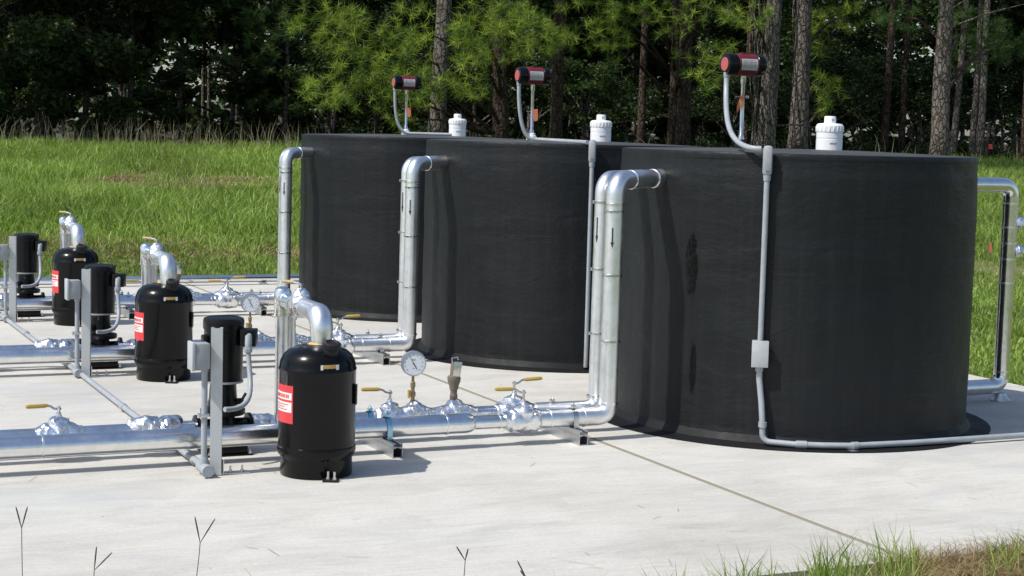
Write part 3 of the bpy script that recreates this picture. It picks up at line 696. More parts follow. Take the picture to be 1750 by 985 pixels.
def lb_body(m, p, h=.125):
    x, y, z = p; rot = Matrix.Rotation(-YAW-.1, 3, 'Z')
    m.box((x, y, z-h/2), (.040, .034, h), rot, bev=.014)
    m.lathe([(.017, 0), (.015, -.022), (.0145, -.024)], (x, y, z-h+.002), n=14)
def tank_point(i, px, z, out):                              # point outside tank i's wall in a column of the photo
    d = ray(px, 300); c = Vector((TXI[i], TY[i], 0)); dh = Vector((d.x, d.y, 0)).normalized(); R_ = TR+out
    b = dh.dot(c); t = b-math.sqrt(max(0, R_*R_-(c.length_squared-b*b))); p = dh*t; return Vector((p.x, p.y, z))
# near tank electrical drop
P = tank_point(0, 1311, TH+.02, .026)
o = empty('conduit_drop', (P.x, P.y, 0), 'grey conduit with a small box running down the nearest tank and along its foot', 'conduit', 'conduits down the tanks')
org = Vector((P.x, P.y, 0))
m = MB(); lb_body(m, (0, 0, TH+.032)); lbo = m.build('conduit_body', M['conduit'], o)
MB().box(Vector((0, 0, TH+.032-.062))-FH*.020, (.026, .005, .085), Matrix.Rotation(-YAW-.1, 3, 'Z'), bev=.002).build('cover_plate', M['grey_box'], lbo)
g0 = mets[0][1]-org; e0 = Vector((-.012, .012, TH+.018))
MB().tube(bez(g0, g0+Vector((0.0, 0, -.20)), e0-R0*.16+Vector((0, 0, -.006)), e0-R0*.012, 24), .0115, 14).build('flexible_lead', M['conduit'], o)
out = Vector((P.x-TXI[0], P.y-TY[0], 0)).normalized()
MB().cyl((0, 0, TH-.08), (0, 0, .44), .0118, 16).build('conduit_run', M['conduit'], o)
MB().box((0, 0, .393), (.066, .05, .108), Matrix.Rotation(-YAW-.1, 3, 'Z'), bev=.003).build('junction_box', M['grey_box'], o)
MB().box(Vector((0, 0, .393))-(FH+R0*.1)*.027, (.070, .005, .112), Matrix.Rotation(-YAW-.1, 3, 'Z'), bev=.0015).build('box_cover', M['grey_lid'], o)
lo = out*.028
pts = [Vector((0, 0, .34)), Vector((.003, 0, .28)), R0*.018+lo*.5+Vector((0, 0, .18)), R0*.028+lo+Vector((0, 0, .09))]
ring = []
a0 = math.atan2(P.y-TY[0], P.x-TXI[0])
for k in range(9):
    a = a0+.06+k*.135; r = TR+.058+max(0, k-5)*.02; ring.append(Vector((TXI[0]+math.cos(a)*r, TY[0]+math.sin(a)*r, .022))-org)
low = R0*.03+lo+Vector((0, 0, .024))
tail = [gz(1560, 757, .022)-org, gz(1750, 744, .022)-org, gz(2050, 726, .022)-org]
path = [Vector((0, 0, .34))]+[low+Vector((0, 0, .06)), low]+ring[1:5]+tail
MB().tube(fillet(pts+[low]+ring[1:4]+tail, .05, 5), .0128, 14).build('conduit_tail', M['conduit'], o)
MB().lathe([(.017, 0), (.017, .022), (.013, .025)], (0, 0, .318), n=12).build('coupling', M['conduit'], o); m = MB().lathe([(.018, 0), (.018, .022)], R0*.028+lo+Vector((0, 0, .085)), n=12)
m.build('coupling', M['conduit'], o); m = MB(); q = ring[1]; d_ = (ring[2]-ring[1]).normalized(); m.lathe([(.0165, 0), (.0165, .045)], q, d_, 14); m.build('coupling', M['conduit'], o); m = MB(); q = ring[3]; m.lathe([(.016, 0), (.016, .03)], q, tail[0]-ring[3], 14); m.build('coupling', M['conduit'], o)
MB().box(Vector((ring[3].x, ring[3].y, 0))+Vector((-.006, -.01, .004)), (.03, .05, .005), bev=.001).build('floor_clip', M['zinc'], o)
# middle tank drop
P = tank_point(1, 1011, TH+.02, .026); org = Vector((P.x, P.y, 0))
o = empty('conduit_drop', (P.x, P.y, 0), 'grey conduit running down the middle tank behind the nearest riser pipes', 'conduit', 'conduits down the tanks')
m = MB(); lb_body(m, (0, 0, TH+.028)); lbo = m.build('conduit_body', M['conduit'], o)
MB().box(Vector((0, 0, TH+.028-.062))-FH*.020, (.026, .005, .085), Matrix.Rotation(-YAW-.1, 3, 'Z'), bev=.002).build('cover_plate', M['grey_box'], lbo)
g0 = mets[1][1]-org; e0 = Vector((-.012, .012, TH+.012))
MB().tube(bez(g0, g0+Vector((0.0, 0, -.16)), g0-Vector((0, 0, g0.z))+R0*.03+Vector((0, 0, TH-.005)), g0*.0+Vector((g0.x, g0.y, TH+.019))+R0*.10, 16)[:-1]+[Vector((g0.x, g0.y, TH+.017))+R0*.11, e0-R0*.012], .0115, 14).build('flexible_lead', M['conduit'], o)
MB().cyl((0, 0, TH-.08), (0, 0, .02), .0118, 14).build('conduit_run', M['conduit'], o)
# far tank lead: runs over the lid only
o = empty('lid_conduit', (4.5, 11.1, TH+.01), 'thin grey conduit lying on the lid of the farthest tank between its sensor and vent', 'conduit')
org = Vector((4.5, 11.1, TH+.01)); g0 = mets[2][1]-org; v3 = Vector((4.64, 10.98, TH+.024))-org
MB().tube(bez(g0, g0+Vector((.0, 0, -.2)), Vector((g0.x+.03, g0.y, .012)), Vector((-.12, .02, .014)), 14)+[v3], .0105, 12).build('flexible_lead', M['conduit'], o)

# ------------------------------------------------------------ return pipe right of the nearest tank
B = gz(1710, 660, .075); T = Vector((B.x, B.y, 1.09))
o = empty('return_pipe', (B.x, B.y, 0), 'silver pipe loop standing right of the nearest tank at the right edge', 'pipe')
inn = Vector((TXI[0]-B.x, TY[0]-B.y, 0)); dist = inn.length; inn.normalize(); rch = dist-TR+.004
MB().tube(fillet([inn*rch+Vector((0, 0, 1.09)), (0, 0, 1.09), (0, 0, .075), inn*rch+Vector((0, 0, .075))], .06, 8), .0385, 28).build('pipe_jacket', M['jacket'], o)
for zz in (1.0, .88, .80, .72, .60, .15):
    b = MB(); band(b, (0, 0, zz), (0, 0, 1), .0385, .005); b.build('jacket_seam', M['riser'], o)
for zz in (.90, .76):
    vv = MB().lathe([(.03, 0), (.034, .02), (.03, .035), (.018, .045), (.014, .075), (.02, .08), (.018, .095), (0, .098)], Vector((0, 0, zz))+R0*.030, R0+Vector((0, 0, .12)), 16).crinkle(.005, 40, zz).build('side_valve', M['foil'], o, sharp=22)
MB().lathe([(.05, .0005), (.05, .006), (.03, .03), (.028, .04)], n=16).build('pipe_foot', M['zinc'], o)
P2 = Vector((TX+.83, TY[1]+.1, .66))
o = empty('drain_valve', tuple(P2), 'foil wrapped valve poking out beyond the right edge of the nearest tank', 'valve')
MB().lathe([(.02, -.10), (.022, 0), (.034, .01), (.036, .03), (.03, .05), (.016, .06), (.014, .09), (.018, .095), (0, .10)], (0, 0, 0), (1, -.25, .1), 18).crinkle(.006, 36, 3).build('valve_body', M['foil'], o, sharp=22)
MB().lathe([(.006, 0), (.006, .04), (.012, .042), (.012, .05)], (.03, -.01, .02), n=8).build('valve_stem', M['steel'], o)

# ------------------------------------------------------------ flags in the field
def flag(px, py, d, h, label, mt, w_=.05, hh=.05):
    p = pd(px, d); z = float(terrain(p.x, p.y)); o = empty('marker_flag', (p.x, p.y, z), label, 'marker')
    MB().cyl((0, 0, -.02), (0, 0, h), .006, 6).build('stake', M['weed'], o)
    a = Vector((0, 0, h-hh)); v = [a, a+R0*w_, a+R0*w_*.9+Vector((0, 0, hh)), a+Vector((0, 0, hh))]; v2 = [q-FH*.004 for q in v]
    MB().add(v+v2, [(0, 1, 2, 3), (7, 6, 5, 4), (0, 4, 5, 1), (1, 5, 6, 2), (2, 6, 7, 3), (3, 7, 4, 0)]).build('flag', mt, o, smooth=False)
flag(1688, 440, 16.8, .24, 'small orange marker stake in the grass between the nearest tank and the return pipe', M['orange'], .035, .10)
flag(1679, 268, 41, .55, 'tiny red marker flag at the far edge of the field right of the tanks', mat('red_flag', (.6, .06, .05), .6), .10, .12)

# ------------------------------------------------------------ grass (stuff)
def blades(P, H, W_, lean, rngs, curve=.5):
    n = len(P); a = rngs.uniform(0, 2*PI, n); b = rngs.uniform(0, 2*PI, n)
    s = np.stack([np.cos(a), np.sin(a), np.zeros(n)], 1); l = np.stack([np.cos(b), np.sin(b), np.zeros(n)], 1)
    up = np.array([0, 0, 1.])
    mid = P + up*(H*.55)[:, None] + l*(H*lean*.35)[:, None]; tip = P + up*(H*(1-.25*lean))[:, None] + l*(H*lean)[:, None]
    w2 = (W_/2)[:, None]; r = rngs.random(n)
    q = np.stack([P-s*w2, P+s*w2, mid+s*w2*.8, mid-s*w2*.8], 1)
    t = np.stack([mid-s*w2*.8, mid+s*w2*.8, tip, tip], 1)      # last vertex doubles: merged below as a triangle
    return q, t[:, :3], r
def grass_obj(name, label, P, H, W_, lean, m, cat='grass', sh=None):
    q, t, r = blades(P, H, W_, lean, rng)
    if sh is not None: r = np.clip(r*.75+sh, 0, .999)
    n = len(P); V = np.concatenate([q.reshape(-1, 3), t.reshape(-1, 3)]); me = bpy.data.meshes.new(name)
    me.vertices.add(len(V)); me.vertices.foreach_set('co', V.reshape(-1).astype(np.float32))
    nl = n*7; me.loops.add(nl); me.loops.foreach_set('vertex_index', np.arange(nl, dtype=np.int32))
    me.polygons.add(2*n); ls = np.concatenate([np.arange(n)*4, 4*n+np.arange(n)*3]).astype(np.int32); me.polygons.foreach_set('loop_start', ls)
    me.update(calc_edges=True); at = me.attributes.new('rnd', 'FLOAT', 'FACE'); at.data.foreach_set('value', np.concatenate([r, r]).astype(np.float32))
    me.materials.append(m); o = bpy.data.objects.new(name, me); C.objects.link(o); return tag(o, label, cat, kind='stuff')
def vnoise(x, y, s, seed):
    return np.array([noise.noise(Vector((a*s, b*s, seed))) for a, b in zip(x, y)])
n = 380000
d = 8.2+34.3*rng.random(n)**1.2; u = (rng.random(n)*2-1)*(d*.335+1.0)
x = R0.x*u+FH.x*d; y = R0.y*u+FH.y*d
ok = ~((x > -7.6) & (x < 6.36) & (y > 4) & (y < 13.56)); x, y, d, u = x[ok], y[ok], d[ok], u[ok]
# coarse noise grid for patches
gx = np.linspace(x.min(), x.max(), 140); gy = np.linspace(y.min(), y.max(), 160)
G = np.array([[noise.noise(Vector((a*.22, b*.22, 3.))) + .6*noise.noise(Vector((a*.8, b*.8, 9.))) for a in gx] for b in gy])
ix = np.clip(((x-gx[0])/(gx[-1]-gx[0])*139).astype(int), 0, 139); iy = np.clip(((y-gy[0])/(gy[-1]-gy[0])*159).astype(int), 0, 159); pn = G[iy, ix]
bare = np.zeros(len(x))
for (bx, by, ru, rd, k) in [(205, 27.5, .6, 2.4, 1.), (300, 26, 1.2, 1.6, .92), (400, 28, 1.0, 1.5, .85), (1690, 16.6, 1.4, .55, .8)]:
    uu = (bx-875)/F_PX*by; e = ((u-uu)/ru)**2+((d-by)/rd)**2; bare = np.maximum(bare, min(1, k*1.1)*np.exp(-e*e))
cut = np.exp(-((d-16.4-.4*np.sin(u*1.3))/.75)**2); bare = np.maximum(bare, np.clip(cut*(.72+1.1*pn), 0, .97))
mown = smooth(16.6, 15.2, d)
keep = (rng.random(len(x)) > bare); x, y, d, u, pn, mown, bare = (a[keep] for a in (x, y, d, u, pn, mown, bare))
z = terrain(x, y); cl = np.array([noise.noise(Vector((a*2.6, b*2.6, 5.))) for a, b in zip(x, y)])
H = (.07+.17*rng.random(len(x))**1.6)*(1+.6*pn)*(1+.9*cl)*(1-.5*mown)*(1-.7*bare)*(.85+.012*d)
W_ = .006+.006*rng.random(len(x))+.00020*d
grass_obj('field_grass', 'green unmown grass covering the bank behind the slab', np.stack([x, y, z-.005], 1), np.clip(H, .04, .4), W_, rng.uniform(.2, .9, len(x)), M['grass'], sh=.30*bare+.16*np.clip(pn, 0, 1)+.15*cl)
# cut dry thatch line
n = 9000; d = rng.normal(16.4, .5, n); u = (rng.random(n)*2-1)*(d*.33)
for (bx, by, ru, rd, cnt) in [(205, 27.5, .35, .9, 700), (300, 26, .9, .7, 900), (400, 28, .9, .7, 700), (1690, 16.6, 1.2, .4, 900)]:
    d = np.concatenate([d, rng.normal(by, rd*.6, cnt)]); u = np.concatenate([u, (bx-875)/F_PX*by+rng.normal(0, ru*.6, cnt)]); x = R0.x*u+FH.x*d; y = R0.y*u+FH.y*d
ok = (y > 13.65); x, y = x[ok], y[ok]
grass_obj('dry_thatch', 'strip of dry cut grass along the foot of the bank', np.stack([x, y, terrain(x, y)+.01*rng.random(len(x))], 1), rng.uniform(.03, .09, len(x)), np.full(len(x), .010), rng.uniform(.8, 2.2, len(x)), M['straw'], 'dry grass')
# tall weeds before the forest
n = 1100; d = rng.uniform(40., 43.5, n); px = rng.uniform(-120, 1900, n); px[:700] = rng.uniform(-60, 560, 700); u = (px-875)/F_PX*d; x = R0.x*u+FH.x*d; y = R0.y*u+FH.y*d
grass_obj('tall_weeds', 'fringe of tall pale weed stems along the forest edge', np.stack([x, y, terrain(x, y)-.02], 1), rng.uniform(.2, 1.0, n)**1.2, rng.uniform(.006, .015, n), rng.uniform(.05, .6, n), M['weed'], 'weeds')
# foreground tufts below the slab edge
tufts = []
def front(px, py, Yw):                                     # ground point on line Y=Yw in a column
    d = ray(px, py); t = Yw/d.y; return d.x*t
Pp = []; Hh = []
for px, cnt, hh in [(800, 20, .11), (850, 30, .12), (880, 50, .13), (935, 80, .15), (960, 60, .14), (1010, 70, .14), (1120, 80, .15), (1230, 80, .16), (905, 60, .13), (985, 110, .15), (1040, 60, .14), (1085, 50, .12), (1160, 110, .16), (1200, 60, .13), (1270, 160, .19), (1310, 50, .17), (1420, 260, .22), (1460, 120, .19), (1530, 200, .22), (1560, 60, .17), (1370, 120, .15), (1340, 60, .12), (1700, 130, .16), (1745, 130, .19), (1790, 100, .16), (1630, 50, .09), (700, 6, .06), (790, 30, .14), (830, 40, .15), (870, 50, .16), (765, 16, .13)]:
    for k in range(cnt):
        Yw = rng.uniform(3.72, 4.03) if px < 1600 else rng.uniform(3.75, 4.07)
        p_ = px+rng.normal(0, 17); xx = front(p_, 985, Yw); Pp.append((xx, Yw, -.06)); Hh.append(hh*rng.uniform(.45, 1.15))
Pp = np.array(Pp); Hh = np.array(Hh)
grass_obj('edge_grass', 'green grass tufts growing along the near edge of the slab', Pp, Hh, rng.uniform(.0028, .0055, len(Pp)), rng.uniform(.1, .75, len(Pp)), M['grass'])
n = 16000; Yw = rng.uniform(2.6, 4.07, n); xx = rng.uniform(-1.5, 7.0, n)
grass_obj('low_turf', 'short green turf on the ground in front of the slab', np.stack([xx, Yw, np.full(n, -.06)], 1), rng.uniform(.02, .06, n), rng.uniform(.003, .006, n), rng.uniform(.3, 1.2, n), M['grass'])
n = 6500; pxs = 1500+rng.random(n)**.8*330; Yw = rng.uniform(3.7, 4.10, n); xx = np.array([front(a, 985, b) for a, b in zip(pxs, Yw)])
grass_obj('dry_straw', 'mat of brown dead straw beside the near right corner of the slab', np.stack([xx, Yw, -.05+.045*rng.random(n)], 1), rng.uniform(.02, .10, n), rng.uniform(.0018, .0034, n), rng.uniform(.6, 3., n), M['straw'], 'dry grass')
n = 60; pxs = rng.uniform(1440, 1760, n); x = np.array([front(a, 985, 4.06) for a in pxs])
n = 150; P_ = np.stack([rng.uniform(.6, 6.2, n), 4.15+6*rng.random(n)**1.6, np.full(n, .002)], 1); a = rng.uniform(0, PI, n)
Ld = rng.uniform(.012, .05, n)[:, None]*np.stack([np.cos(a), np.sin(a), np.zeros(n)], 1); Wd = .0009*np.stack([-np.sin(a), np.cos(a), np.zeros(n)], 1); up_ = np.array([0, 0, .0012])
Q = np.stack([P_-Ld-Wd, P_-Ld+Wd, P_+Ld+Wd+up_, P_+Ld-Wd+up_], 1)
tag(npmesh('needle_litter', Q, 4, M['straw']), 'scattered dry pine needles and grass bits lying on the slab', 'litter', kind='stuff')
# seed-head stalks, one thing each
stalk_lab = ['seed stalk with two spikes at the bottom left corner', 'low bent seed stalk second from the left', 'tallest forked seed stalk in front of the vessels', 'crossed seed stalk near the bottom middle', 'dark leaning seed stalk left of the green tufts']
for i, (bx, ty, tips) in enumerate([(37, 903, [(27, 866), (47, 866)]), (161, 975, [(165, 934), (192, 944)]), (342, 928, [(333, 883), (368, 886)]), (795, 958, [(780, 934), (800, 938)]), (900, 990, [(884, 958), (889, 975)])]):
    dd = 4.15; base = pd(bx-[2, 8, 14, -3, -18][i], dd); z0 = float(terrain(base.x, base.y))
    def W3(px, py): r = ray(px, py); t = dd/(r.dot(FH)); return Vector((0, 0, HC))+r*t
    o = empty('seed_stalk', (base.x, base.y, z0), stalk_lab[i], 'grass', 'seed stalks in front of the slab'); org = Vector((base.x, base.y, z0))
    f = W3(bx, ty)-org
    MB().tube(bez((0, 0, 0), (0, 0, f.z*.4), f*.9+Vector((0, 0, -f.z*.1)), f, 8), .0011, 6).build('stem', M['weed'], o)
    for t_ in tips:
        e = W3(*t_)-org; MB().tube([f, f.lerp(e, .15), f.lerp(e, .5), f.lerp(e, .9), e], [.0008, .0013, .0021, .0018, .0006], 6).build('spike', M['spike'], o)

# ------------------------------------------------------------ trees
def unit(n): v = rng.normal(size=(n, 3)); return v/np.linalg.norm(v, axis=1)[:, None]
def needles(cent, dirs, per, L, w_):
    n = len(cent); c = np.repeat(cent, per, 0); dd = np.repeat(dirs, per, 0)*.55+unit(n*per)*.9; dd /= np.linalg.norm(dd, axis=1)[:, None]
    s = np.cross(dd, unit(n*per)); s /= np.linalg.norm(s, axis=1)[:, None]+1e-6
    l = (L*rng.uniform(.7, 1.15, n*per))[:, None]; s = s*(w_/2)
    base = c+unit(n*per)*.03
    return np.stack([base-s, base+s, base+dd*l], 1), np.repeat(np.clip(rng.normal(.45, .28, n), 0, 1), per)
def leafquads(cent, size):
    n = len(cent); a = unit(n); a[:, 2] *= .5; b = np.cross(a, unit(n)); b /= np.linalg.norm(b, axis=1)[:, None]+1e-6; a /= np.linalg.norm(a, axis=1)[:, None]
    s = (size*rng.uniform(.6, 1.3, n))[:, None]
    return np.stack([cent-a*s, cent-b*s*.5, cent+a*s, cent+b*s*.5], 1)
def trunk_mesh(name, r, h, lean, mt, parent, segs=14, n=18, seed=0, branches=0, base=.0):
    pts = []; rs = []
    for i in range(segs+1):
        t = i/segs; wob = noise.noise_vector(Vector((t*2.2, seed*3.1, 0)))*.16*h/12
        pts.append(Vector((lean[0]*t*h+wob.x*t*2, lean[1]*t*h+wob.y*t*2, -.15+t*h))); rs.append(r*(1.0-.62*t)*(1+.35*math.exp(-t*h*2.2)))
    m = MB(); m.tube(pts, rs, n)
    m.v = [tuple(Vector(p)+noise.noise_vector(Vector((p[0]*5, p[1]*5, p[2]*2.2+seed)))*r*.12) for p in m.v]
    for k in range(branches):
        t = random.uniform(.12, .85); p = pts[int(t*segs)]; a = random.uniform(0, 2*PI); L = random.uniform(.5, 1.8)
        e = p+Vector((math.cos(a)*L, math.sin(a)*L, random.uniform(-.1, .5)*L)); mid = p.lerp(e, .5)+Vector((0, 0, .06))
        m.tube([p, mid, e], [r*.16, r*.10, r*.03], 6)
    return m.build(name, mt, parent, sharp=180), pts
# shared crowns
def pine_crown_mesh(seed, z0=5.5, z1=14.5, R_=2.9, nt=560, per=16, L=.36, w_=.030):  # needles oversized so the unseen crowns overhead shade the forest
    k = 60; bz = rng.uniform(z0, z1, k); ba = rng.uniform(0, 2*PI, k); br = R_*(1-.55*(bz-z0)/(z1-z0))*rng.uniform(.5, 1.1, k)
    idx = rng.integers(0, k, nt); t = rng.uniform(.25, 1.05, nt)
    c = np.stack([np.cos(ba[idx])*br[idx]*t, np.sin(ba[idx])*br[idx]*t, bz[idx]+.35*t+rng.normal(0, .18, nt)], 1)+rng.normal(0, .22, (nt, 3))
    dr = np.stack([np.cos(ba[idx]), np.sin(ba[idx]), np.full(nt, .5)], 1)
    return needles(c, dr, per, L, w_)
def broad_crown(seed, z0, z1, R_, nl, size, clumps=46):
    cz = rng.uniform(z0, z1, clumps); hh = (cz-z0)/(z1-z0); rr = R_*np.sqrt(np.clip(1-(hh*2-1)**2*.75, .1, 1))*rng.uniform(.35, 1.05, clumps); ca = rng.uniform(0, 2*PI, clumps)
    cc = np.stack([np.cos(ca)*rr, np.sin(ca)*rr, cz], 1); idx = rng.integers(0, clumps, nl); rad = rng.uniform(.35, .8, clumps)
    p = cc[idx]+unit(nl)*(rad[idx]*rng.random(nl)**.45)[:, None]*np.array([1, 1, .55])
    return leafquads(p, size), np.clip(rng.normal(.45, .2, clumps)[idx]+rng.normal(0, .15, nl), 0, 1)
PC = []
for s in range(4):
    V, r = pine_crown_mesh(s, 5.2+s*.3, 14+s, 3.0); o = npmesh('crown', V, 3, M['needle'], rnd=r); PC.append(o.data); bpy.data.objects.remove(o)
BC = []
for s, (z0, z1, R_, nl, sz) in enumerate([(.1, 6.5, 2.5, 17000, .080), (.6, 8.5, 2.8, 19000, .085), (.0, 3.6, 1.9, 11000, .072), (1.5, 8, 2.4, 15000, .085), (3.2, 9.5, 2.6, 14000, .095)]):
    V, r = broad_crown(s, z0, z1, R_, nl, sz); o = npmesh('crown', V, 4, M['leaf'], rnd=r); BC.append(o.data); bpy.data.objects.remove(o)
def crown_obj(me, parent, rz, s, loc=(0, 0, 0)):
    o = bpy.data.objects.new('crown', me); C.objects.link(o); o.parent = parent; o.rotation_euler.z = rz; o.scale = (s, s, s); o.location = loc; return o
def pine(px, dpt, wpx, lean, mt, label, group=None, branches=5, seed=0, h=15, low=None):
    p = pd(px, dpt); z = float(terrain(p.x, p.y)); r = wpx/F_PX*dpt/2
    o = empty('pine_tree', (p.x, p.y, z), label, 'tree', group)
    l = R0*lean; tr, pts = trunk_mesh('trunk', r/1.0, h, (l.x, l.y), mt, o, seed=seed, branches=branches)
    top = pts[-1]; crown_obj(PC[seed % 4], o, random.uniform(0, 6), random.uniform(.9, 1.1), (top.x*.8, top.y*.8, 0)); return o, pts
def W4(px, py, dp): r = ray(px, py); return Vector((0, 0, HC))+r*(dp/r.dot(FH))
def bough(parent, clusters, dpt, org, mt, per=34, L=.22, w_=.012, dens=11, name='low_boughs'):
    cs = []; ds = []
    for (px, py, rx, ry) in clusters:                         # sprays of needles, depth scattered
        k = max(4, int(dens*rx*ry/400))
        for j in range(k):
            a = rng.uniform(0, 2*PI); q = math.sqrt(rng.random()); dp = dpt+rng.uniform(-1.1, 1.1)
            r = ray(px+math.cos(a)*q*rx, py+math.sin(a)*q*ry); t = dp/(r.dot(FH)); P = Vector((0, 0, HC))+r*t
            cs.append(P-org); ds.append((math.cos(a)*R0.x*.5, math.cos(a)*R0.y*.5, .45))
    V, r = needles(np.array([tuple(c) for c in cs]), np.array(ds), per, L, w_)
    ob = npmesh(name, V, 3, mt, parent, rnd=r)
    for (px, py, rx, ry) in clusters:                         # one limb from the trunk to each spray
        a = W4(px, py, dpt)-org; b = Vector((a.x*.12, a.y*.12, max(.6, a.z-.5-abs(a.x)*.12))); mid = a.lerp(b, .45)+Vector((0, 0, .22))
        MB().tube(bez(b, mid, mid, a, 7), [.045, .04, .034, .028, .022, .018, .013, .008], 6).build('branch', M['bark_red'], parent)
front_trees = [
 (739, 37, 31, .016, 'bark', 'tall grey barked pine trunk rising left of the farthest white vent', 0),
 (852, 39, 27, -.028, 'bark_red', 'reddish pine with bright boughs between the far and middle sensors', 1),
 (942, 40, 22, .004, 'bark_red', 'pine trunk just behind the middle sensor', 2),
 (1088, 44, 14, .0, 'bark_red', 'slim dark pine trunk right of the middle white vent', 3),
 (1141, 43, 17, -.004, 'bark_red', 'left trunk of a close pair of reddish pines behind the nearest tank', 4),
 (1159, 42, 24, -.006, 'bark_red', 'right and thicker trunk of the close pair of reddish pines', 5),
 (1299, 36, 31, .018, 'bark', 'vine covered pine trunk right beside the nearest sensor', 6),
 (1354, 37, 32, .004, 'bark', 'grey pine trunk left of the nearest white vent with hanging vines', 7),
 (1500, 47, 14, .018, 'bark_red', 'slim brown pine trunk right of the nearest white vent', 8),
 (1530, 48, 12, -.006, 'bark_red', 'thin dark pine trunk just left of the straight thick grey pine', 9),
 (1597, 36, 31, -.010, 'bark', 'straight thick grey pine trunk near the right edge above the nearest tank', 10),
 (1619, 46, 12, .03, 'bark', 'thin leaning trunk just right of the straight thick grey pine', 11),
 (1651, 47, 11, .004, 'bark', 'left of two thin pale trunks above the right rim of the nearest tank', 12),
 (1665, 46, 13, .010, 'bark', 'right of two thin pale trunks above the right rim of the nearest tank', 13),
 (1741, 45, 14, .0, 'bark_red', 'dark pine trunk cut by the right edge of the picture', 14),
 (342, 55, 6, .0, 'bark', 'left one of two very thin pale trunks in the dark left woods', 15),
 (351, 56, 6, .003, 'bark', 'right one of two very thin pale trunks in the dark left woods', 16),
 (441, 54, 8, -.003, 'bark', 'thin trunk in shade left of the farthest tank', 17)]
FT = {}
for (px, dp, wp, ln, mt, lab, sd_) in front_trees:
    FT[sd_] = pine(px, dp, wp, ln, M[mt], lab, 'pines at the forest edge', branches=6 if wp > 20 else 3, seed=sd_)
T1 = FT[1][0]
bough(T1, [(610, 60, 75, 40), (560, 25, 50, 22), (690, 110, 50, 40), (640, 165, 70, 25), (560, 160, 42, 26), (600, 130, 40, 25), (525, 155, 20, 18), (700, 45, 40, 40), (810, 45, 45, 40), (870, 30, 45, 30), (925, 70, 45, 28), (840, 95, 40, 22), (795, 85, 30, 40), (890, 60, 60, 40), (720, 150, 40, 35), (500, 40, 14, 30), (680, 210, 22, 16), (800, 140, 40, 30)], 34.5, T1.location, M['needle_sunlit'], dens=9)
T2 = FT[4][0]
bough(T2, [(1065, 35, 45, 35), (1110, 20, 40, 25), (1215, 20, 60, 22), (1150, 45, 30, 25), (1000, 60, 50, 30), (1060, 90, 35, 25), (1180, 90, 25, 15), (1010, 20, 60, 20)], 38, T2.location, M['needle_sunlit'], dens=6)
T3 = FT[6][0]
bough(T3, [(1215, 120, 45, 22), (1240, 95, 30, 20), (1280, 30, 45, 25), (1225, 150, 20, 14)], 34.8, T3.location, M['needle_sunlit'], dens=8)
T4 = FT[7][0]
bough(T4, [(1405, 140, 32, 18), (1425, 165, 25, 22), (1395, 60, 30, 40), (1450, 30, 50, 25), (1410, 190, 20, 14)], 38, T4.location, M['needle_sunlit'], dens=8)
T5 = FT[10][0]
bough(T5, [(1690, 90, 60, 22), (1660, 45, 60, 30), (1720, 70, 40, 40), (1540, 30, 40, 25), (1640, 110, 30, 15)], 41, T5.location, M['needle'], dens=9)
T6 = FT[17][0]
bough(T6, [(250, 155, 30, 14), (470, 60, 60, 40), (430, 20, 60, 25), (350, 90, 50, 30), (300, 40, 60, 30), (430, 120, 40, 25), (450, 170, 30, 14), (395, 180, 30, 14)], 47, T6.location, M['needle'], dens=7, L=.26)
# bare snag branches and climbing vines
org = FT[0][0].location
def W4(px, py, dp): r = ray(px, py); return Vector((0, 0, HC))+r*(dp/r.dot(FH))
MB().tube([W4(756, 132, 36.9)-org, W4(765, 122, 36.8)-org, W4(775, 110, 36.7)-org, W4(783, 92, 36.6)-org], [.03, .022, .016, .008], 7).tube([W4(752, 128, 36.6)-org, W4(748, 150, 36.55)-org, W4(753, 190, 36.5)-org, W4(757, 230, 36.5)-org], .012, 6).build('bare_branch', M['bark'], FT[0][0])
org = FT[10][0].location
MB().tube([W4(1602, 30, 35.9)-org, W4(1625, 16, 35.8)-org, W4(1660, -6, 35.6)-org], [.03, .02, .012], 7).build('bare_branch', M['bark'], FT[10][0])
for key, px0, cnt, rad in ((6, 1302, 16, 17), (7, 1372, 7, 16)):
    org = FT[key][0].location; dd = 35.65 if key == 6 else 36.5; m = MB()
    for k in range(cnt):
        x0 = px0+random.uniform(-rad, rad); pts = []; ph = random.uniform(0, 6)
        for j in range(10):
            t = j/9; pts.append(W4(x0+math.sin(t*random.uniform(4, 6)+ph)*random.uniform(3, 8), 260-280*t, dd-random.uniform(0, .12))-org)
        m.tube(pts, random.uniform(.006, .013), 5)
    m.build('vine', M['bark'], FT[key][0])
# dim pines deeper in the forest
k = 0; placed = []
while k < 50:
    dp = random.uniform(49, 80); px = random.uniform(-500, 2250); p = pd(px, dp)
    if any((p-q).length < 2.0 for q in placed): continue
    if px < 560 and dp < 60: continue
    placed.append(p); k += 1
    pine(px, dp, random.uniform(.17, .30)*F_PX/dp, random.uniform(-.02, .02), M['bark_red' if k % 2 else 'bark'], 'slender pine standing in the shade deeper in the forest', 'pines in the dim forest', branches=3, seed=20+k, h=random.uniform(12, 16))
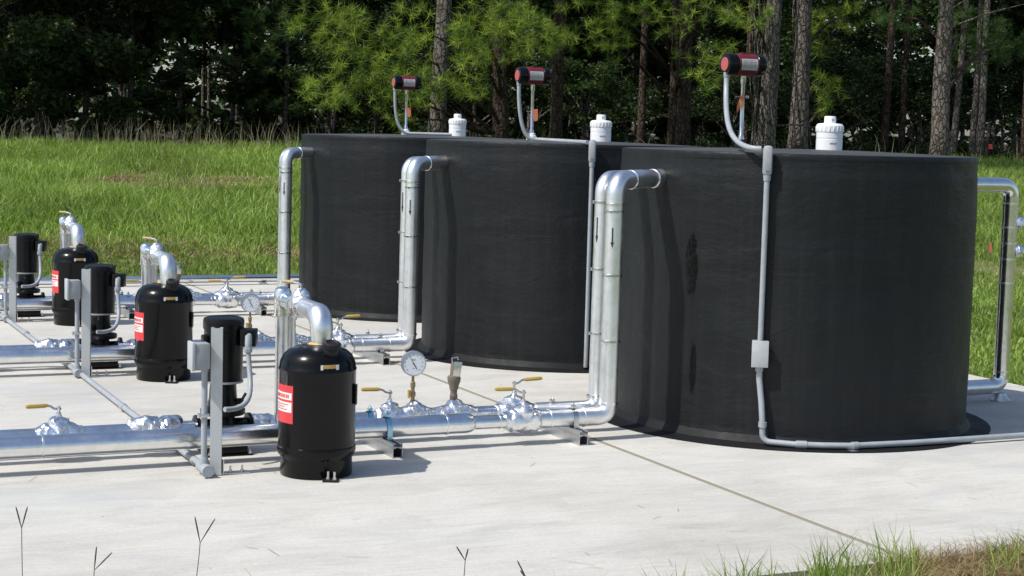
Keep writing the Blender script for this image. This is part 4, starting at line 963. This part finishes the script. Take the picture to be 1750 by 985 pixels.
# leafy understorey
def bush(px, dp, v, s, label, group):
    p = pd(px, dp); z = float(terrain(p.x, p.y)); o = empty('leafy_tree', (p.x, p.y, z), label, 'tree', group); H_ = [5, 7, 2.8, 6.5, 8][v]*s
    m = MB(); m.tube([(0, 0, -.1), (.1, .05, H_*.4), (.0, .1, H_*.95)], [.09*s, .06*s, .02], 8)
    for j in range(7):
        a = random.uniform(0, 6.28); z0 = H_*random.uniform(.15, .7); L = 1.6*s; m.tube([(.05, .05, z0), (math.cos(a)*L*.5, math.sin(a)*L*.5, z0+.5), (math.cos(a)*L, math.sin(a)*L, z0+.9)], [.035*s, .02*s, .008], 5)
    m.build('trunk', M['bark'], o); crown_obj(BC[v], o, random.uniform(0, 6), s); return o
left = 0
for (px, dp, v, s) in [(-60, 44, 0, 1.1), (60, 45, 1, 1.1), (140, 46.5, 3, 1.1), (215, 47, 1, 1.05), (-160, 43, 1, 1.1), (300, 50, 4, 1.0), (390, 52, 1, 1.0), (480, 50, 3, 1.0)]:
    bush(px, dp, v, s, 'dark broad leafed tree in the shadowed woods left of the tanks', 'leafy trees of the left woods')
for j in range(58):
    dp = random.uniform(50, 76); px = random.uniform(-350, 2100)
    if px > 1480 and j % 3 == 0: continue
    bush(px, dp, random.choice([0, 1, 3, 4, 4, 2]), random.uniform(.85, 1.2), 'low leafy tree filling the shade between the forest trunks', 'leafy trees inside the forest')
for (px, dp) in [(640, 47), (720, 48), (800, 46), (900, 48), (985, 46), (1060, 49), (1240, 46), (1400, 47), (1460, 50), (1560, 49), (1700, 50), (560, 47)]:
    bush(px, dp, 2, random.uniform(.6, .9), 'low leafy bush at the forest edge behind the tank tops', 'bushes behind the tanks')
# far wood as one mass
n = 64000; dp = rng.uniform(78, 105, n); px = rng.uniform(-900, 2650, n); u = (px-875)/F_PX*dp
zz = rng.random(n)**.8*15; keep = ~((zz > 3.4) & (zz < 6.5) & (rng.random(n) < .45)); dp, u, zz = dp[keep], u[keep], zz[keep]
P = np.stack([R0.x*u+FH.x*dp, R0.y*u+FH.y*dp, zz-.2], 1)
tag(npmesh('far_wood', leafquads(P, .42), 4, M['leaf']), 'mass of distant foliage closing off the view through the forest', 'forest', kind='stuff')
print('objects', len(bpy.data.objects))
